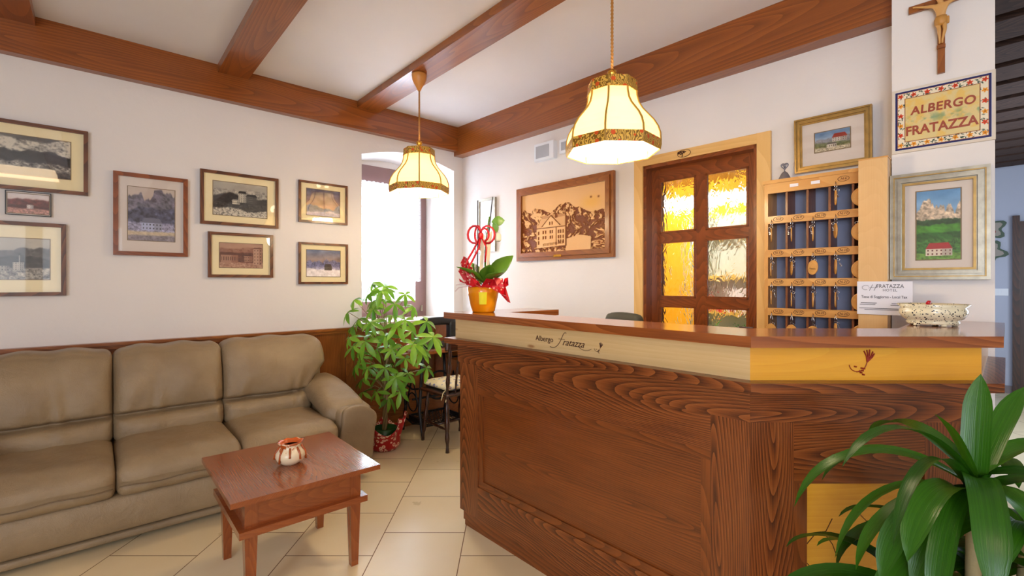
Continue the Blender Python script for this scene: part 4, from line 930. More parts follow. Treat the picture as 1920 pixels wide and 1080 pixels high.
road = (y < .20+.0*x) & (x > .57) & (x < .80-.55*(.2-y)*0) & (y > .02); road = (y < .24-.3*np.abs(x-.72)) & (x > .56) & (x < .84)
sky_m = ~rough
gro = np.where(road, .0, gro)
hs = ((x > .20) & (x < .56) & (y > .07+(x-.2)*.05) & (y < .46))
gro = np.where(hs, 0, gro)
rf = (y >= .40) & (y < .58-.0*x) & (x > .20+(y-.40)*.35) & (x < .56+.0*y); gro = np.where(rf, .12, gro)
rdark = (y > .56) & (y < .60) & (x > .27) & (x < .55); gro = np.where(rdark, .35, gro)
gable = (np.abs(x-.38) < (.60-y)*.65) & (y > .40) & (y < .60); gro = np.where(gable, .0, gro); gro = np.where((np.abs(np.abs(x-.38)-(.60-y)*.65) < .006) & (y > .42) & (y < .61), .9, gro)
gro = np.where((np.abs(y-.40) < .006) & (x > .19) & (x < .565), .9, gro); gro = np.where((np.abs(x-.445) < .004) & (y > .1) & (y < .40), .7, gro); gro = np.where((np.abs(x-.562) < .007) & (y > .08) & (y < .57), .95, gro)
for wx in (.225, .285, .315, .375, .40, .475, .50, .53):
    for wz in (.16, .235, .32) if wx < .25 or wx > .45 else (.24, .33): gro = np.where((np.abs(x-wx) < .008) & (np.abs(y-wz) < .027), .9, gro)
for wx in (.365, .395): gro = np.where((np.abs(x-wx) < .007) & (np.abs(y-.47) < .025), .9, gro)
gro = np.where((np.abs(x-.445) < .014) & (y > .55) & (y < .63), .9, gro)
gro = np.where((y < .13+.10*(x-.2)) & (y > .09+.10*(x-.2)) & (x > .28) & (x < .55) & (((x*60) % 1) < .4), .8, gro)
base = np.zeros((H, W, 3)); gl = fbm(x*9, y*1.2, 12, 3)[..., None]
base[:] = np.array([222, 170, 112])*(1-gl*.25)+np.array([232, 190, 140])*gl*.25
stain = np.exp(-(((x-.84)/.10)**2+((y-.72)/.10)**2))[..., None]; base = base*(1-.45*stain)+np.array([226, 164, 40])*.45*stain
base = base*(1-gro[..., None]*.88)+np.array([104, 44, 14])*gro[..., None]*.88
for kx, kz in ((.84, .80), (.92, .79)): kk = np.exp(-(((x-kx)/.010)**2+((y-kz)/.014)**2))[..., None]; base = base*(1-kk)+np.array([110, 54, 18])*kk
art_mesh('carved_relief', base, .888, .504, cv, M['art'], -.020, disp=-(gro*.009)+.004*rough, z0=.068)
MB().box(-.06, .02, -.043, -.040, .022, .040).build('name_plate', brass, cv)
smp = picture('small_certificate_frame', 'small silver framed paper on the wall behind the orchid sticks', .40, 1.62, .25, .51, .02, locB, ANG_B, None, (.02, .02, .02), plain('certificate_paper', (226, 226, 224), .6), M['silver'])
# tiled hotel sign
tl_ = thing('ceramic_sign', 'hand painted ceramic tile sign with flower border on the pillar', 'sign', tuple(locP(-.192, 0, 1.908)), ANG_P)
MB().box(-.166, .166, -.010, 0, 0, .286).build('tile_bed', plain('pale_grout', (214, 202, 188), .8), tl_, bev=.003)
W, H = 216, 180; x = np.linspace(-.154, .154, W)[None, :].repeat(H, 0); y = np.linspace(0, .262, H)[:, None].repeat(W, 1); im = np.zeros((H, W, 3)); im[:] = (232, 220, 196)
ed = np.minimum(np.minimum(x+.154, .154-x), np.minimum(y, .262-y))
mixc(im, (ed > .034)*1.0, (220, 198, 140)); mixc(im, (ed > .034)*np.clip((fbm(x*30+9, y*30, 4)-.5)*5, 0, .8), (228, 186, 96)); mixc(im, (ed > .034)*np.clip(1-np.abs(y-.125)/.03, 0, 1)*np.clip((fbm(x*40+3, y*40, 9)-.45)*4, 0, .7), (110, 150, 120))
mixc(im, (np.abs(ed-.034) < .0012)*.9, (130, 60, 30)); mixc(im, (ed < .0075)*1.0, (34, 36, 92)); mixc(im, (np.abs(ed-.009) < .001)*1.0, (190, 120, 60))
rs = np.random.RandomState(4)
cs = [(-.135+i*.045, q) for i in range(7) for q in (.021, .241)]+[(q, .021+i*.044) for i in range(1, 5) for q in (-.135, .135)]
for i, (cx, cz) in enumerate(cs):
    for k in range(9):
        a = rs.rand()*6.28; r = .010+.012*rs.rand(); lx, lz = cx+r*math.cos(a)*1.3, cz+r*math.sin(a)*.8; th = rs.rand()*3.14
        dx = (x-lx)*math.cos(th)+(y-lz)*math.sin(th); dz = -(x-lx)*math.sin(th)+(y-lz)*math.cos(th)
        mixc(im, (((dx/.0055)**2+(dz/.0018)**2) < 1)*(ed > .009)*(ed < .033)*.9, (40, 66, 54))
    an = np.arctan2(y-cz, x-cx); rr = np.hypot(x-cx, y-cz); mixc(im, (rr < .0085*(1+.28*np.cos(an*5+i)))*1.0, [(226, 150, 40), (206, 60, 28)][i % 2 if i < 14 else (i//2) % 2]); mixc(im, (rr < .0025)*1.0, (150, 60, 20))
art_mesh('painted_tiles', im, .308, .262, tl_, M['artg'], -.0125, z0=.012)
box('tile_body', M['white'], tl_, -.155, .155, -.0122, -.009, .011, .275)
red_g = plain('red_brown_glaze', (150, 62, 34), .4)
text('ALBERGO', .050, red_g, tl_, Matrix.Translation((.004, -.0128, .178)) @ WALLM, .0008, bold=.0014, sx=.90, shear=.08, space=1.08)
text('FRATAZZA', .056, red_g, tl_, Matrix.Translation((-.002, -.0128, .090)) @ WALLM, .0008, bold=.0016, sx=.84, space=1.0)
# crucifix
cx_ = thing('crucifix', 'wooden crucifix with carved pale wood figure high on the pillar', 'crucifix', tuple(locP(-.191, 0, 2.228)), ANG_P)
mb = MB(); mb.box(-.012, .012, -.016, -.001, 0, .41, 'z'); mb.box(-.108, .108, -.017, -.003, .295, .325, 'x'); mb.build('cross', M['panel'], cx_, bev=.002)
V = []; E = []; RR = []
def jv(p, r): V.append(p); RR.append(r); return len(V)-1
y0 = -.030
pel = jv((0, y0, .225), .017); wa = jv((0, y0-.001, .245), .0135); chs = jv((0, y0-.005, .273), .0185); nk = jv((0, y0-.003, .291), .008); hd = jv((-.003, y0-.010, .306), .0125); ht = jv((-.004, y0-.013, .317), .010)
for a, b in ((pel, wa), (wa, chs), (chs, nk), (nk, hd), (hd, ht)): E.append((a, b))
for s_ in (-1, 1):
    sh_ = jv((s_*.021, y0-.003, .287), .0095); el = jv((s_*.052, y0+.002, .298), .0065); wr_ = jv((s_*.084, y0+.008, .312), .0045); hn = jv((s_*.094, y0+.009, .315), .0045)
    E += [(chs, sh_), (sh_, el), (el, wr_), (wr_, hn)]
    hp = jv((s_*.010, y0, .212), .0115); kn = jv((s_*.009+.004, y0-.013, .172), .0085); an_ = jv((s_*.004, y0-.001, .135), .0048); ft = jv((s_*.004, y0-.004, .120), .0045)
    E += [(pel, hp), (hp, kn), (kn, an_), (an_, ft)]
me = bpy.data.meshes.new('figure'); me.from_pydata(V, E, []); fig = bpy.data.objects.new('figure', me); COL.objects.link(fig); fig.parent = cx_
me.materials.append(plain('pale_carved_wood', (206, 154, 88), .5))
sk = fig.modifiers.new('skin', 'SKIN'); sk.use_smooth_shade = True
for i, sv in enumerate(me.skin_vertices[0].data): sv.radius = (RR[i], RR[i]*.85); sv.use_root = (i == 0)
subsurf(fig, 2)
mb = MB(); mb.lathe([(.016, .196), (.021, .205), (.0215, .222), (.019, .236), (.016, .236)], 20, c=(0, y0, 0), wob=lambda r, z, a: (r*(1+.08*math.cos(a*6+z*300)), z)); mb.raw(*rbox(.012, .010, .032, .004, (4, 4, 6), None, (.021, y0-.004, .214))); mb.build('loin_cloth', plain('ochre_carved_cloth', (190, 134, 60), .5), cx_, smooth=True)
MB().raw(*rbox(.024, .024, .02, .009, (6, 6, 5), None, (-.004, y0-.008, .317))).build('hair', plain('brown_carved_hair', (150, 104, 52), .6), cx_, smooth=True)
MB().box(-.014, .014, -.026, -.016, .104, .118).build('foot_rest', M['panel'], cx_)
# ------------------------------------------------------------------ key cabinet
kc = thing('key_cabinet', 'pigeonhole key cabinet with four columns of blue lined slots on the wall', 'key cabinet', tuple(locB(3.165, 0, .86)), ANG_B)
KS0 = 2.923-3.165; KW = .545; D_ = .165; Z1 = 1.882-.86
pine_c = wood('honey_cabinet_wood', (196, 138, 70), (214, 160, 90), (226, 178, 110), .4, 12, .2, .5, contrast=.45); div_m = wood('reddish_divider_wood', (110, 60, 28), (140, 82, 40), (160, 100, 54), .4, 14, .2, .5, contrast=.5)
mb = MB(); mb.box(KS0, KS0+.018, -D_, 0, 0, Z1, 'z'); mb.box(KS0+KW-.018, KS0+KW, -D_, 0, 0, Z1, 'z'); mb.box(KS0-.008, KS0+KW+.008, -D_-.008, 0, Z1-.018, Z1, 'x'); mb.box(KS0, KS0+KW, -D_, 0, 0, .018, 'x'); mb.build('carcass', pine_c, kc, bev=.001)
box('back_panel', plain('blue_grey_lining', (146, 152, 180), .6), kc, KS0+.018, KS0+KW-.018, -.02, -.012, .018, Z1-.018)
for k in range(1, 5): box('divider', div_m, kc, KS0+.008+k*.0985-.005, KS0+.008+k*.0985+.005, -D_+.012, -.02, .018, Z1-.018, 'z')
RZ = [Z1-.072, 1.645-.86, 1.462-.86, 1.305-.86, 1.145-.86]      # rail bottoms
RH = [.056, .040, .040, .040, .040]
for i, (z, h) in enumerate(zip(RZ, RH)):
    box('label_rail', pine_c, kc, KS0+.018, KS0+KW-.018, -D_-.002, -D_+.012, z, z+h, 'x')
    if i: box('shelf', div_m, kc, KS0+.018, KS0+KW-.018, -D_+.012, -.02, z+.006, z+.016, 'x')
mb = MB(); keycols = []
for i in range(5):
    for c in range(5):
        if i == 0 and c < 3: continue
        xx = KS0+.018+c*.0985+.052; zz = RZ[i]+RH[i]/2+.002
        mb2 = MB(); mb2.tube([(xx+.024*math.cos(a), -D_-.0028, zz+.0125*math.sin(a)) for a in [j*PI/10 for j in range(20)]], .0011, 4, True); mb2.build('number_oval', M['brand'], kc)
        n_ = i*5+c+3
        text('N.%d' % n_, .017, M['brand'], kc, Matrix.Translation((xx, -D_-.0026, zz)) @ WALLM, .0005, shear=.25, name='number')
        keycols.append((i, c, xx-.030, RZ[i]+.014))
for c in (1, 2): box('white_label', M['paper'], kc, KS0+.018+c*.0985+.01, KS0+.018+c*.0985+.05, -D_-.004, -D_-.002, RZ[0]+.022, RZ[0]+.038)
fob_m = wood('fob_wood', (190, 132, 62), (214, 160, 84), (228, 182, 110), .4, 16, .2, .6, contrast=.5)
rown = ['top', 'second', 'third', 'fourth', 'lowest']; coln = ['first', 'second', 'third', 'fourth', 'fifth']
def key(i, c, x, z):
    W_ = kc.matrix_basis; p = MBW @ Vector((3.165+x, -D_-.004, .86+z))
    k = thing('room_key', 'wooden room key hanging under the %s rail in the %s slot from the left' % (rown[i], coln[c]), 'key', tuple(p), ANG_B, 'room keys on the cabinet')
    MB().tube([(0, .006, 0), (0, -.010, 0), (0, -.012, .006)], .0016, 6).build('hook', brass, k)
    face = (i == 4 and c < 3); disc = (c == 4)
    drop = R.uniform(.028, .04) if not face else .05
    mb = MB(); mb.tube([(.0, -.010, -.0), (-.005, -.010, -drop*.6), (-.001, -.010, -drop)], .0013, 5); mb.tube([(.0, -.010, 0), (.006, -.010, -drop*.7), (.001, -.010, -drop)], .0013, 5)
    mb.tube([(0+.007*math.cos(a), -.010, -drop-.005+.007*math.sin(a)) for a in [j*PI/6 for j in range(12)]], .001, 5, True); mb.build('chain', M['metal'], k, smooth=True)
    ang = 0 if (face or disc) else R.uniform(-1.42, -1.1)
    if i == 2 and c == 2: ang = -.35
    a_, b_ = (.027, .038) if not disc else (.030, .036)
    if disc: a_, b_ = .044, .046
    rot = Matrix.Translation((0 if not disc else .010, -.013, -drop-.008-b_)) @ Matrix.Rotation(ang, 4, 'Z') @ Matrix.Rotation(R.uniform(-.08, .08) if i != 2 else .12, 4, 'Y') @ Matrix.Rotation(PI/2, 4, 'X')
    mb = MB(); mb.lathe([(0, -.003), (.94, -.003), (1, -.0015), (1, .0015), (.94, .003), (0, .003)], 28, M=rot @ Matrix.Diagonal((a_, b_, 1, 1))); o = mb.build('fob', fob_m, k)
    if abs(ang) < 1: text('Fratazza', .010, M['brand'], o, rot @ Matrix.Translation((0, -.006, .0034)), .0003, shear=.3)
    kx = (.012 if disc else .010); m2 = Matrix.Translation((kx if i != 1 else -kx, -.012, -drop-.004)) @ Matrix.Rotation(R.uniform(-.3, .3), 4, 'Y')
    mb = MB(); mb.tube([m2 @ Vector((.006*math.cos(a), 0, -.006+.006*math.sin(a))) for a in [j*PI/6 for j in range(12)]], .0013, 5, True); mb.tube([m2 @ Vector((0, 0, -.012)), m2 @ Vector((0, 0, -.042))], .0015, 6); mb.box(0, .007, -.0012, .0012, -.042, -.036, M=m2); mb.box(0, .006, -.0012, .0012, -.033, -.029, M=m2)
    mb.build('key', M['metal'], k, smooth=True)
R.seed(3)
for q in keycols: key(*q)
# heart ornament on the cabinet
ho = thing('heart_ornament', 'small grey metal heart standing on a cone on top of the key cabinet', 'ornament', tuple(locB(3.00, .085, 1.882)), ANG_B)
MB().lathe([(0, 0), (.036, 0), (.032, .012), (.016, .045), (.006, .055), (0, .056)], 24).build('base', plain('grey_stone', (116, 108, 112), .6), ho, smooth=True)
hp_ = []
for i in range(24):
    a = i*2*PI/24; hp_.append((.0011*16*math.sin(a)**3, 0, .085+.0012*(13*math.cos(a)-5*math.cos(2*a)-2*math.cos(3*a)-math.cos(4*a))))
mb = MB(); mb.tube(hp_, .003, 6, True); mb.tube([(0, 0, .055), (0, 0, .068)], .003, 6)
for q in ((-.008, .092), (.008, .092), (0, .082), (0, .095)): mb.tube([(q[0], 0, q[1]), (q[0]*.2, 0, .074)], .002, 5); mb.tube([(q[0]+.004*math.cos(a), 0, q[1]+.004*math.sin(a)) for a in [j*PI/4 for j in range(8)]], .0014, 4, True)
mb.build('heart', plain('grey_metal', (120, 122, 140), .35, .7), ho, smooth=True)
# tall board beside the cabinet, with the tax notice
bd = thing('tall_side_board', 'tall plain light wood board standing between key cabinet and pillar', 'board', tuple(locB(3.436, .16, 0)), ANG_B)
MB().box(-.062, .045, -.145, -.045, 0, 1.886, 'z').build('panel', M['tan'], bd, bev=.002)
MB().box(-.064, .047, -.147, -.043, 1.886, 1.892, 'x').build('top_edge', pine_c, bd)
nt = thing('notice', 'white laminated tax notice fixed to the light wood board behind the bowl', 'notice', tuple(locB(3.468, .3075, 1.178)), ANG_B)
MB().box(-.098, .10, -.002, 0, 0, .150).build('sheet', M['paper'], nt)
text('FRATAZZA', .024, M['ink'], nt, Matrix.Translation((.022, -.0022, .128)) @ WALLM, .0003, sx=.82); text('HOTEL', .016, M['ink'], nt, Matrix.Translation((.022, -.0022, .110)) @ WALLM, .0003, sx=.9, space=1.2)
text('Tassa di Soggiorno - Local Tax', .0165, M['ink'], nt, Matrix.Translation((0, -.0022, .080)) @ WALLM, .0003, bold=.0002, sx=.80)
mb = MB()
for (a, b, z) in ((-.084, -.025, .051), (-.088, -.03, .044), (.028, .056, .050), (.024, .062, .043), (-.09, .08, .027), (-.07, .06, .021)): mb.box(a, b, -.0026, -.002, z, z+.0024)
mb.tube([(-.07+q*.0, -.0024, .118) if 0 else (-.065+.014*math.cos(a), -.0024, .122+.010*math.sin(a)) for a in [.6+j*.45 for j in range(11)]], .0008, 4); mb.tube([(-.052, -.0024, .108), (-.04, -.0024, .136)], .001, 4); mb.tube([(-.035, -.0024, .108), (-.024, -.0024, .136)], .001, 4); mb.tube([(-.055, -.0024, .120), (-.022, -.0024, .124)], .0008, 4)
mb.build('print_lines', M['ink'], nt)
# thermostat boxes
for (s_, z_, w_, h_, lab) in ((1.162, 2.355, .215, .145, 'white wall control box with grey panel left of the near pendant lamp'), (1.42, 2.37, .17, .11, 'white wall box partly hidden behind the near pendant lamp')):
    b_ = thing('wall_control_box', lab, 'control box', tuple(locB(s_, 0, z_)), ANG_B)
    MB().box(-w_/2, w_/2, -.045, 0, 0, h_).build('housing', M['white'], b_, bev=.006)
    MB().box(-w_/2+.02, w_/2-.05, -.049, -.044, .022, h_-.022).build('panel', plain('grey_display', (170, 172, 180), .4), b_, bev=.002)
# ------------------------------------------------------------------ things on the counter
bl = thing('speckled_bowl', 'low cream ceramic bowl with black speckles at the right end of the counter', 'bowl', (2.385, .302, TZ))
sp_m = NT('speckled_glaze'); o_ = sp_m.n('ShaderNodeTexCoord').outputs['Object']; vo = sp_m.n('ShaderNodeTexVoronoi'); vo.inputs['Scale'].default_value = 120; sp_m.l(o_, vo.inputs['Vector'])
nn_ = sp_m.noise(o_, 30, 2); thr = sp_m.math('MULTIPLY', nn_, .52)
sp_m.l(sp_m.ramp(sp_m.math('SUBTRACT', vo.outputs['Distance'], thr), [(.0, lin((30, 30, 50))), (.03, lin((232, 220, 186)))]), sp_m.b.inputs['Base Color']); sp_m.set(Roughness=.22)
MB().lathe([(0, .006), (.074, .006), (.078, .014), (.074, .020), (.088, .028), (.099, .045), (.100, .058), (.094, .068), (.107, .080), (.104, .082), (.090, .070), (.094, .055), (.088, .036), (0, .024)], 48).build('body', sp_m.m, bl, smooth=True)
for k in range(5):
    a = k*2*PI/5; MB().raw(*rbox(.026, .02, .010, .004, (3, 3, 3), None, (.064*math.cos(a), .064*math.sin(a), .005))).build('foot', sp_m.m, bl, smooth=True)
sw_ = MB().raw(*rbox(.050, .018, .010, .004, (8, 3, 3), None)).build('wrapped_sweet', M['red'], None, smooth=True); sw_.location = (2.385, .330, TZ+.0765); sw_.rotation_euler = (0, .0, .8)
bpy.data.objects.remove(sw_)
sw_ = thing('wrapped_sweet', 'red wrapped sweet poking out of the speckled bowl', 'sweet', (2.40, .315, TZ+.0305))
MB().raw(*rbox(.03, .022, .05, .008, (5, 4, 6), None, (0, 0, .026))).build('sweet_body', M['red'], sw_, smooth=True)
MB().raw(*rbox(.045, .012, .012, .003, (8, 3, 3), lambda x, y, z: (x, y, z+.004*math.sin(x*160)), (0, 0, .053))).build('twisted_end', M['red'], sw_, smooth=True)
# orchid
oc = thing('orchid_pot', 'leafy orchid without flowers in glossy orange pot on the left counter end', 'potted plant', (1.62, 2.09, TZ))
t = NT('glossy_orange_pot'); o_ = t.n('ShaderNodeTexCoord').outputs['Object']; t.l(t.ramp(t.noise(o_, 5, 2), [(.3, lin((226, 120, 6))), (.7, lin((244, 160, 16)))]), t.b.inputs['Base Color']); t.set(Roughness=.18); t.b.inputs['Subsurface Weight'].default_value = .15
MB().lathe([(0, 0), (.058, 0), (.064, .006), (.074, .05), (.084, .10), (.090, .142), (.086, .144), (.08, .10), (.07, .05), (0, .03)], 40).build('pot', t.m, oc, smooth=True)
lab = []
A0 = math.atan2(-2.09, -1.62)-.28
V = []; Fc = []
for j in range(7):
    a = A0+j*.085
    for z in (.045, .112): r = .0745+(z-.045)*.19+.0015; V.append((r*math.cos(a), r*math.sin(a), z))
for j in range(6): Fc.append((2*j, 2*j+2, 2*j+3, 2*j+1))
o = mesh_obj('price_label', V, Fc, plain('yellow_label', (226, 214, 20), .5), oc); s = o.modifiers.new('s', 'SOLIDIFY'); s.thickness = .001
mb = MB(); fr = Vector((-.65, -.76, 0)).normalized(); rt = Vector((.752, -.659, 0))
def P_(x, z, d=0): return rt*x+fr*d+Vector((0, 0, z))       # x right, d towards the room side
for (b, tp, L, W_) in ((P_(0, .16, .03), P_(-.095, .25, .08), 0, .105), (P_(.02, .16, .02), P_(.12, .29, .04), 0, .095), (P_(.02, .16, .04), P_(.085, .225, .12), 0, .09), (P_(-.01, .15, .0), P_(-.06, .27, -.08), 0, .06), (P_(.01, .15, .03), P_(.03, .25, .10), 0, .075)):
    d = tp-b; leaflet(mb, b, d, Vector((0, 0, 1)) if abs(d.z) < .12 else fr*.6+Vector((0, 0, .6)), d.length*1.25, W_*1.1, .2, .10, 8)
lv = mb.build('leaves', M['leaf3'], oc, smooth=True); s = lv.modifiers.new('s', 'SOLIDIFY'); s.thickness = .002
MB().lathe([(0, .11), (.078, .112), (.06, .13), (0, .135)], 20).build('bark_soil', plain('bark', (90, 60, 36), .9, bump=.5), oc)
mb = MB()
mb.tube([P_(-.035, .13), P_(-.030, .40), P_(-.030, .62)], .0035, 6); mb.tube([P_(.035, .13), P_(.030, .42), P_(.052, .64)], .0035, 6); mb.build('support_stick', plain('dark_green_stick', (36, 40, 54), .5), oc)
MB().tube([P_(.01, .13), P_(.012, .35), P_(.03, .50), P_(.036, .53)], .005, 6).build('stem', M['leaf3'], oc, smooth=True)
mb = MB(); leaflet(mb, P_(.045, .50), rt*.9+Vector((0, 0, .15)), fr, .075, .055, .3, .1, 6); leaflet(mb, P_(.055, .50), rt*.35-Vector((0, 0, .8)), fr, .06, .035, .1, .1, 6); mb.build('top_leaf', M['leaf3'], oc, smooth=True)
v, f = rbox(.038, .03, .048, .012, (5, 5, 6), lambda x, y, z: (x*(1-.5*z), y, z)); mb = MB(); mb.raw([Vector(q)+P_(.080, .415, .0) for q in v], f); mb.build('tag', plain('cream_flower_tag', (226, 216, 196), .6), oc, smooth=True)
# clear sleeve and paper
t = glass_thin('clear_sleeve', 2.0, (.93, .93, .96)); V = []; Fc = []
for i in range(9):
    z = .13+i*.04; r = .012+.018*math.sin(i/8*PI)+.012*(i/8)
    for j in range(12): a = j*PI/6; V.append(P_(-.012+r*math.cos(a)*(1+.15*math.sin(j*3+i)), z, r*math.sin(a)))
for i in range(8):
    for j in range(12): Fc.append((i*12+j, i*12+(j+1) % 12, (i+1)*12+(j+1) % 12, (i+1)*12+j))
mesh_obj('clear_sleeve', V, Fc, t, oc, smooth=True)
mb = MB(); mb.quad([P_(.018, .24, .03), P_(.03, .22, .035), P_(.052, .45, .02), P_(.02, .43, .025)]); mb.quad([P_(-.02, .22, .04), P_(0, .20, .04), P_(.01, .42, .03), P_(-.01, .44, .03)])
o = mb.build('paper_strip', plain('cream_paper_strip', (230, 206, 170), .6), oc); s = o.modifiers.new('s', 'SOLIDIFY'); s.thickness = .001
def ribbon(mb, pts, w_, wdir=None):
    k = len(mb.v); P = [Vector(p) for p in pts]; wd_ = wdir or Vector((0, 0, 1))
    for i, p in enumerate(P):
        d = (P[min(i+1, len(P)-1)]-P[max(0, i-1)]).normalized(); s_ = d.cross(fr); s_ = s_.normalized() if s_.length > .01 else wd_; s_ = (s_+fr*.5).normalized(); mb.v += [p+s_*w_/2, p-s_*w_/2]
    for i in range(len(P)-1): a = k+2*i; mb.f.append((a, a+1, a+3, a+2)); mb.mi.append(0); mb.u.append([(0, 0)]*4)
mb = MB(); kz = .415
for cx0, sgn in ((-.052, -1), (.030, 1), (-.03, -1), (.012, 1)):
    ribbon(mb, [P_(-.012+(cx0+.012)*(1-math.cos(a))*.9, kz+.048*math.sin(a)*(1 if abs(cx0) > .02 else .7)+.012, .03+.01*math.sin(a*2)) for a in [j*2*PI/14 for j in range(15)]], .012)
ribbon(mb, [P_(-.015, kz, .035), P_(-.055, kz-.08, .05), P_(-.085, kz-.13, .05), P_(-.092, kz-.175, .06)], .011); ribbon(mb, [P_(-.015, kz, .035), P_(-.02, kz-.06, .06), P_(-.055, kz-.13, .06), P_(-.090, kz-.195, .07), P_(-.072, kz-.20, .07)], .011); ribbon(mb, [P_(-.01, kz, .03), P_(.02, kz-.06, .05), P_(.012, kz-.14, .05)], .009)
mb.raw([Vector(q)+P_(-.012, kz+.005, .035) for q in rbox(.03, .02, .035, .009, (4, 4, 4))[0]], rbox(.03, .02, .035, .009, (4, 4, 4))[1])
o = mb.build('ribbon_bow', M['red'], oc, smooth=True); s = o.modifiers.new('s', 'SOLIDIFY'); s.thickness = .0012
def sheet(pts, name, mat):
    mb = MB(); c = sum((Vector(p) for p in pts), Vector())/len(pts)
    for i in range(len(pts)): mb.quad([pts[i], pts[(i+1) % len(pts)], c+fr*.018*(1 if i % 2 else -1)])
    o = mb.build(name, mat, oc); s = o.modifiers.new('s', 'SOLIDIFY'); s.thickness = .0012; return o
sheet([P_(-.075, .13, .03), P_(-.125, .27, .02), P_(-.108, .31, .0), P_(-.085, .295, .03), P_(-.03, .16, .06)], 'wrap_paper', M['tartan'])
sheet([P_(-.08, .13, .02), P_(-.135, .225, .04), P_(-.122, .25, .03), P_(-.09, .235, .06), P_(-.03, .15, .08)], 'wrap_paper', M['tartan'])
sheet([P_(-.07, .14, .06), P_(-.085, .26, .05), P_(-.055, .245, .08), P_(-.04, .19, .10), P_(-.01, .15, .10)], 'wrap_paper', M['foil'])
sheet([P_(-.085, .155, .04), P_(-.13, .185, .05), P_(-.125, .17, .06), P_(-.05, .142, .09)], 'wrap_paper', M['red'])
sheet([P_(-.075, .135, .07), P_(-.06, .19, .10), P_(-.02, .17, .12), P_(0, .135, .11), P_(-.03, .142, .10)], 'wrap_paper', M['red'])
sheet([P_(-.01, .14, .10), P_(.02, .185, .09), P_(.06, .18, .09), P_(.05, .135, .10)], 'wrap_paper', M['red'])
sheet([P_(.03, .145, .09), P_(.06, .19, .08), P_(.11, .185, .06), P_(.115, .13, .07), P_(.095, .105, .08), P_(.06, .125, .10)], 'wrap_paper', M['tartan'])
sheet([P_(.10, .13, .05), P_(.118, .185, .05), P_(.138, .19, .05), P_(.140, .15, .05), P_(.125, .14, .06)], 'wrap_paper', M['red'])
sheet([P_(.095, .105, .08), P_(.122, .145, .06), P_(.150, .052, .06), P_(.135, .06, .07)], 'wrap_paper', M['red'])
mb = MB(); ribbon(mb, [P_(-.05, .15, .08), P_(-.10, .14, .07), P_(-.13, .135, .07), P_(-.15, .115, .06)], .006); ribbon(mb, [P_(-.05, .14, .08), P_(-.11, .155, .07), P_(-.145, .15, .07)], .005); mb.build('raffia', plain('pale_raffia', (214, 190, 190), .7), oc)
# office chair behind the counter
of_ = thing('office_chair', 'dark office chair whose back just shows above the counter', 'chair', (2.185, 1.74, 0))
ofm = plain('dark_grey_cloth', (70, 68, 58), .7, bump=.2)
of_.rotation_euler = (0, 0, math.radians(-90))
MB().raw(*rbox(.48, .46, .09, .04, (10, 10, 4), None, (0, 0, .48))).build('seat', ofm, of_, smooth=True)
MB().raw(*rbox(.30, .08, .56, .035, (12, 4, 14), lambda x, y, z: (x*(1-.9*max(0, z)**1.2*.9), y+.3*x*x, z-.5*x*x if z > .1 else z), (0, .25, .862))).build('backrest', ofm, of_, smooth=True)
MB().tube([(0, 0, .05), (0, 0, .45)], .025, 10).build('column', M['black'], of_)
MB().tube([(0, .1, .43), (0, .29, .5), (0, .29, .7)], .02, 8).build('back_bracket', M['black'], of_)
for k in range(5):
    a = k*2*PI/5; lg = MB().tube([(0, 0, .09), (.28*math.cos(a), .28*math.sin(a), .065)], [.025, .015], 8).build('leg', M['black'], of_)
    MB().tube([(.28*math.cos(a)-.012, .28*math.sin(a), .027), (.28*math.cos(a)+.012, .28*math.sin(a), .027)], .027, 14).build('castor', M['black'], lg)
# ------------------------------------------------------------------ strap leaved plant in the front right corner
dr_x, dr_y = w2(1.03, 1.06)
dc = thing('dracaena', 'tall strap leaved corn plant in front of the counter at the right', 'potted plant', (dr_x, dr_y, 0))
MB().lathe([(0, 0), (.11, 0), (.13, .02), (.155, .24), (.165, .26), (.155, .26), (.14, .235), (0, .22)], 36).build('pot', plain('terracotta_pot', (150, 80, 50), .7), dc, smooth=True)
MB().lathe([(0, .22), (.14, .224), (.1, .235), (0, .24)], 20).build('soil', plain('potting_soil', (50, 36, 26), .95, bump=.5), dc)
heads = [(0, 0, .86), (.05, .05, .64), (-.07, .03, .56), (.10, -.02, .74)]
hd_r = [(RT[0]*a+FW[0]*b, RT[1]*a+FW[1]*b, z) for a, b, z in heads]
for (x, y, z) in hd_r: MB().tube([(x*.4, y*.4, .22), (x*.8, y*.8, z*.6), (x, y, z+.02)], [.018, .016, .012], 10).build('cane', plain('tan_cane_bark', (150, 130, 90), .8, bump=.4), dc, smooth=True)
def strap(mb, base, azim, elev, L, W_, bend, n=14, twist=0):
    d = Vector((math.cos(azim)*math.cos(elev), math.sin(azim)*math.cos(elev), math.sin(elev))); p = Vector(base); k = len(mb.v); step = L/n
    for i in range(n+1):
        t = i/n; side = d.cross(Vector((0, 0, 1))); side = side.normalized() if side.length > .05 else Vector((-math.sin(azim), math.cos(azim), 0))
        side = Matrix.Rotation(twist*t, 3, d) @ side; up = side.cross(d); w_ = W_*min(1, .5+2.2*t)*(1-max(0, (t-.68)/.32)**2)+.0006
        mb.v += [p+side*w_/2+up*w_*.16, p.copy(), p-side*w_/2+up*w_*.16]
        p = p+d*step; d = (d-Vector((0, 0, 1))*bend*step*(.4+1.6*t)).normalized()
    for i in range(n):
        for j in range(2): A = k+i*3+j; mb.f.append((A, A+1, A+4, A+3)); mb.mi.append(0); mb.u.append([(j*.5, i/n), (j*.5+.5, i/n), (j*.5+.5, i/n+1/n), (j*.5, i/n+1/n)])
ls = MB(); R.seed(21)
def az(a): v = w2(math.cos(a), math.sin(a)); return math.atan2(v[1], v[0])     # 0 = to the right, pi/2 = away
H0 = hd_r[0]
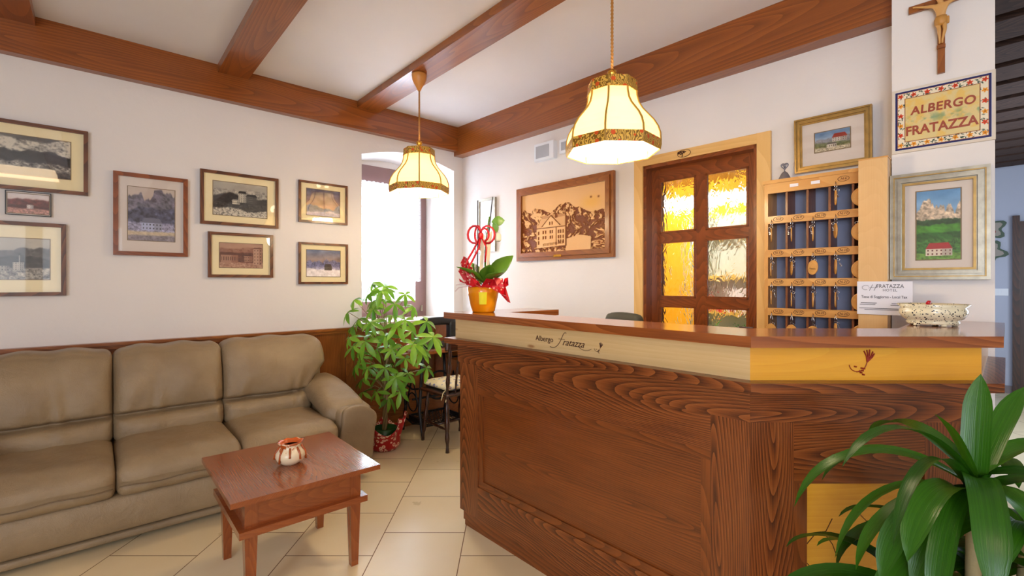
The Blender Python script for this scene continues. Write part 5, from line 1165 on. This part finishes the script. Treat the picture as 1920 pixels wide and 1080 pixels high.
mains = [(.6, 1.40, .27, .050, 2.6), (2.9, 1.25, .17, .046, 4.5), (.35, .95, .30, .044, 1.4), (PI+.15, .85, .40, .030, 5.2), (PI-.25, .55, .44, .034, 5.2), (PI+.45, .55, .34, .054, 7.0), (-PI/2-.25, .35, .36, .064, 8.0), (PI+.9, .45, .36, .056, 8.0),
         (-.2, .45, .34, .050, 6.0), (-.6, .35, .34, .056, 7.0), (.15, .6, .34, .048, 5.0), (-1.1, .3, .34, .058, 7.5), (PI-.7, .5, .34, .05, 6.0), (1.6, .6, .34, .05, 5.0), (PI+.05, .35, .40, .030, 5.5), (PI+.5, .8, .46, .028, 5.5), (PI+.6, .2, .38, .044, 7.5), (PI-.1, -.05, .34, .040, 6.0), (PI+.2, .15, .34, .050, 7.0), (.5, .3, .32, .045, 5.0)]
for a, e, L, W_, b in mains: strap(ls, (H0[0], H0[1], H0[2]+R.uniform(-.02, .03)), az(a), e, L, W_, b, twist=R.uniform(-.4, .4))
for hi, cnt in ((1, 14), (2, 18), (3, 11)):
    h = hd_r[hi]
    for k in range(cnt): strap(ls, (h[0], h[1], h[2]+R.uniform(-.04, .03)), az(k*2*PI/cnt+R.uniform(-.3, .3)), R.uniform(.1, .9), R.uniform(.28, .40), R.uniform(.042, .060), R.uniform(5, 8.5), twist=R.uniform(-.6, .6))
# the leaves stop short of the counter front
cf = PL[1]; cn = Vector((-(PL[2]-PL[1]).y, (PL[2]-PL[1]).x)).normalized()
for v in ls.v:
    d_ = (Vector((v.x+dr_x, v.y+dr_y))-cf).dot(cn)
    if d_ > -.012 and v.z < 1.25: v.x -= cn.x*(d_+.012); v.y -= cn.y*(d_+.012)
ls.build('foliage', M['leaf2'], dc, smooth=True)
# ------------------------------------------------------------------ in the corridor
cd_ = thing('door_2', None, None, (8.2, -.2, 0)); cd_['kind'] = 'structure'
mb = MB(); mb.box(.0, .045, -.5, .46, 0, 2.05, 'z'); mb.build('door_leaf', M['dark_wood'], cd_)
mb = MB(); mb.box(-.02, .045, .46, .52, 0, 2.12, 'z'); mb.build('door_casing', M['dark_wood'], cd_)
sw2 = thing('light_switch', 'white light switch plate on the grey corridor wall', 'switch', (8.24, .42, 1.17), -PI/2)
MB().box(-.065, .065, -.012, 0, 0, .085).build('plate', M['white'], sw2, bev=.003); MB().box(-.05, -.008, -.017, -.012, .018, .067).build('rocker', M['white'], sw2, bev=.002); MB().box(.008, .05, -.017, -.012, .018, .067).build('rocker', M['white'], sw2, bev=.002)
orn = thing('painted_wall_ornament', 'green painted wooden wall ornament with curled lobes in the corridor', 'ornament', (8.235, .53, 1.58), -PI/2)
for zc in (.12, .40):
    pts = []
    for i in range(28):
        a = i*2*PI/28; r = .15+.035*math.cos(a*5+zc*9); pts.append((r*math.cos(a), r*.85*math.sin(a)+zc))
    mb = MB(); k = len(pts); mb.raw([(x, -.03, z) for x, z in pts]+[(x, 0, z) for x, z in pts], [tuple(range(k))]+[tuple(range(2*k-1, k-1, -1))]+[(i, i+k, (i+1) % k+k, (i+1) % k) for i in range(k)])
    lobe = mb.build('carved_lobe', plain('green_paint', (66, 84, 66), .5), orn, bev=.006)
    mb = MB(); mb.raw([(x*.78, -.034, (z-zc)*.78+zc) for x, z in pts]+[(x*.78, -.02, (z-zc)*.78+zc) for x, z in pts], [tuple(range(k))]+[(i, i+k, (i+1) % k+k, (i+1) % k) for i in range(k)])
    mb.build('painted_field', pattern('rose_and_grey_painting', (150, 140, 130), (140, 60, 60), 11, .3, .5, (90, 40, 50)), lobe)
MB().tube([(0, -.012, .2), (0, -.012, .33)], .02, 8).build('neck', plain('green_paint_dark', (56, 70, 58), .5), orn)
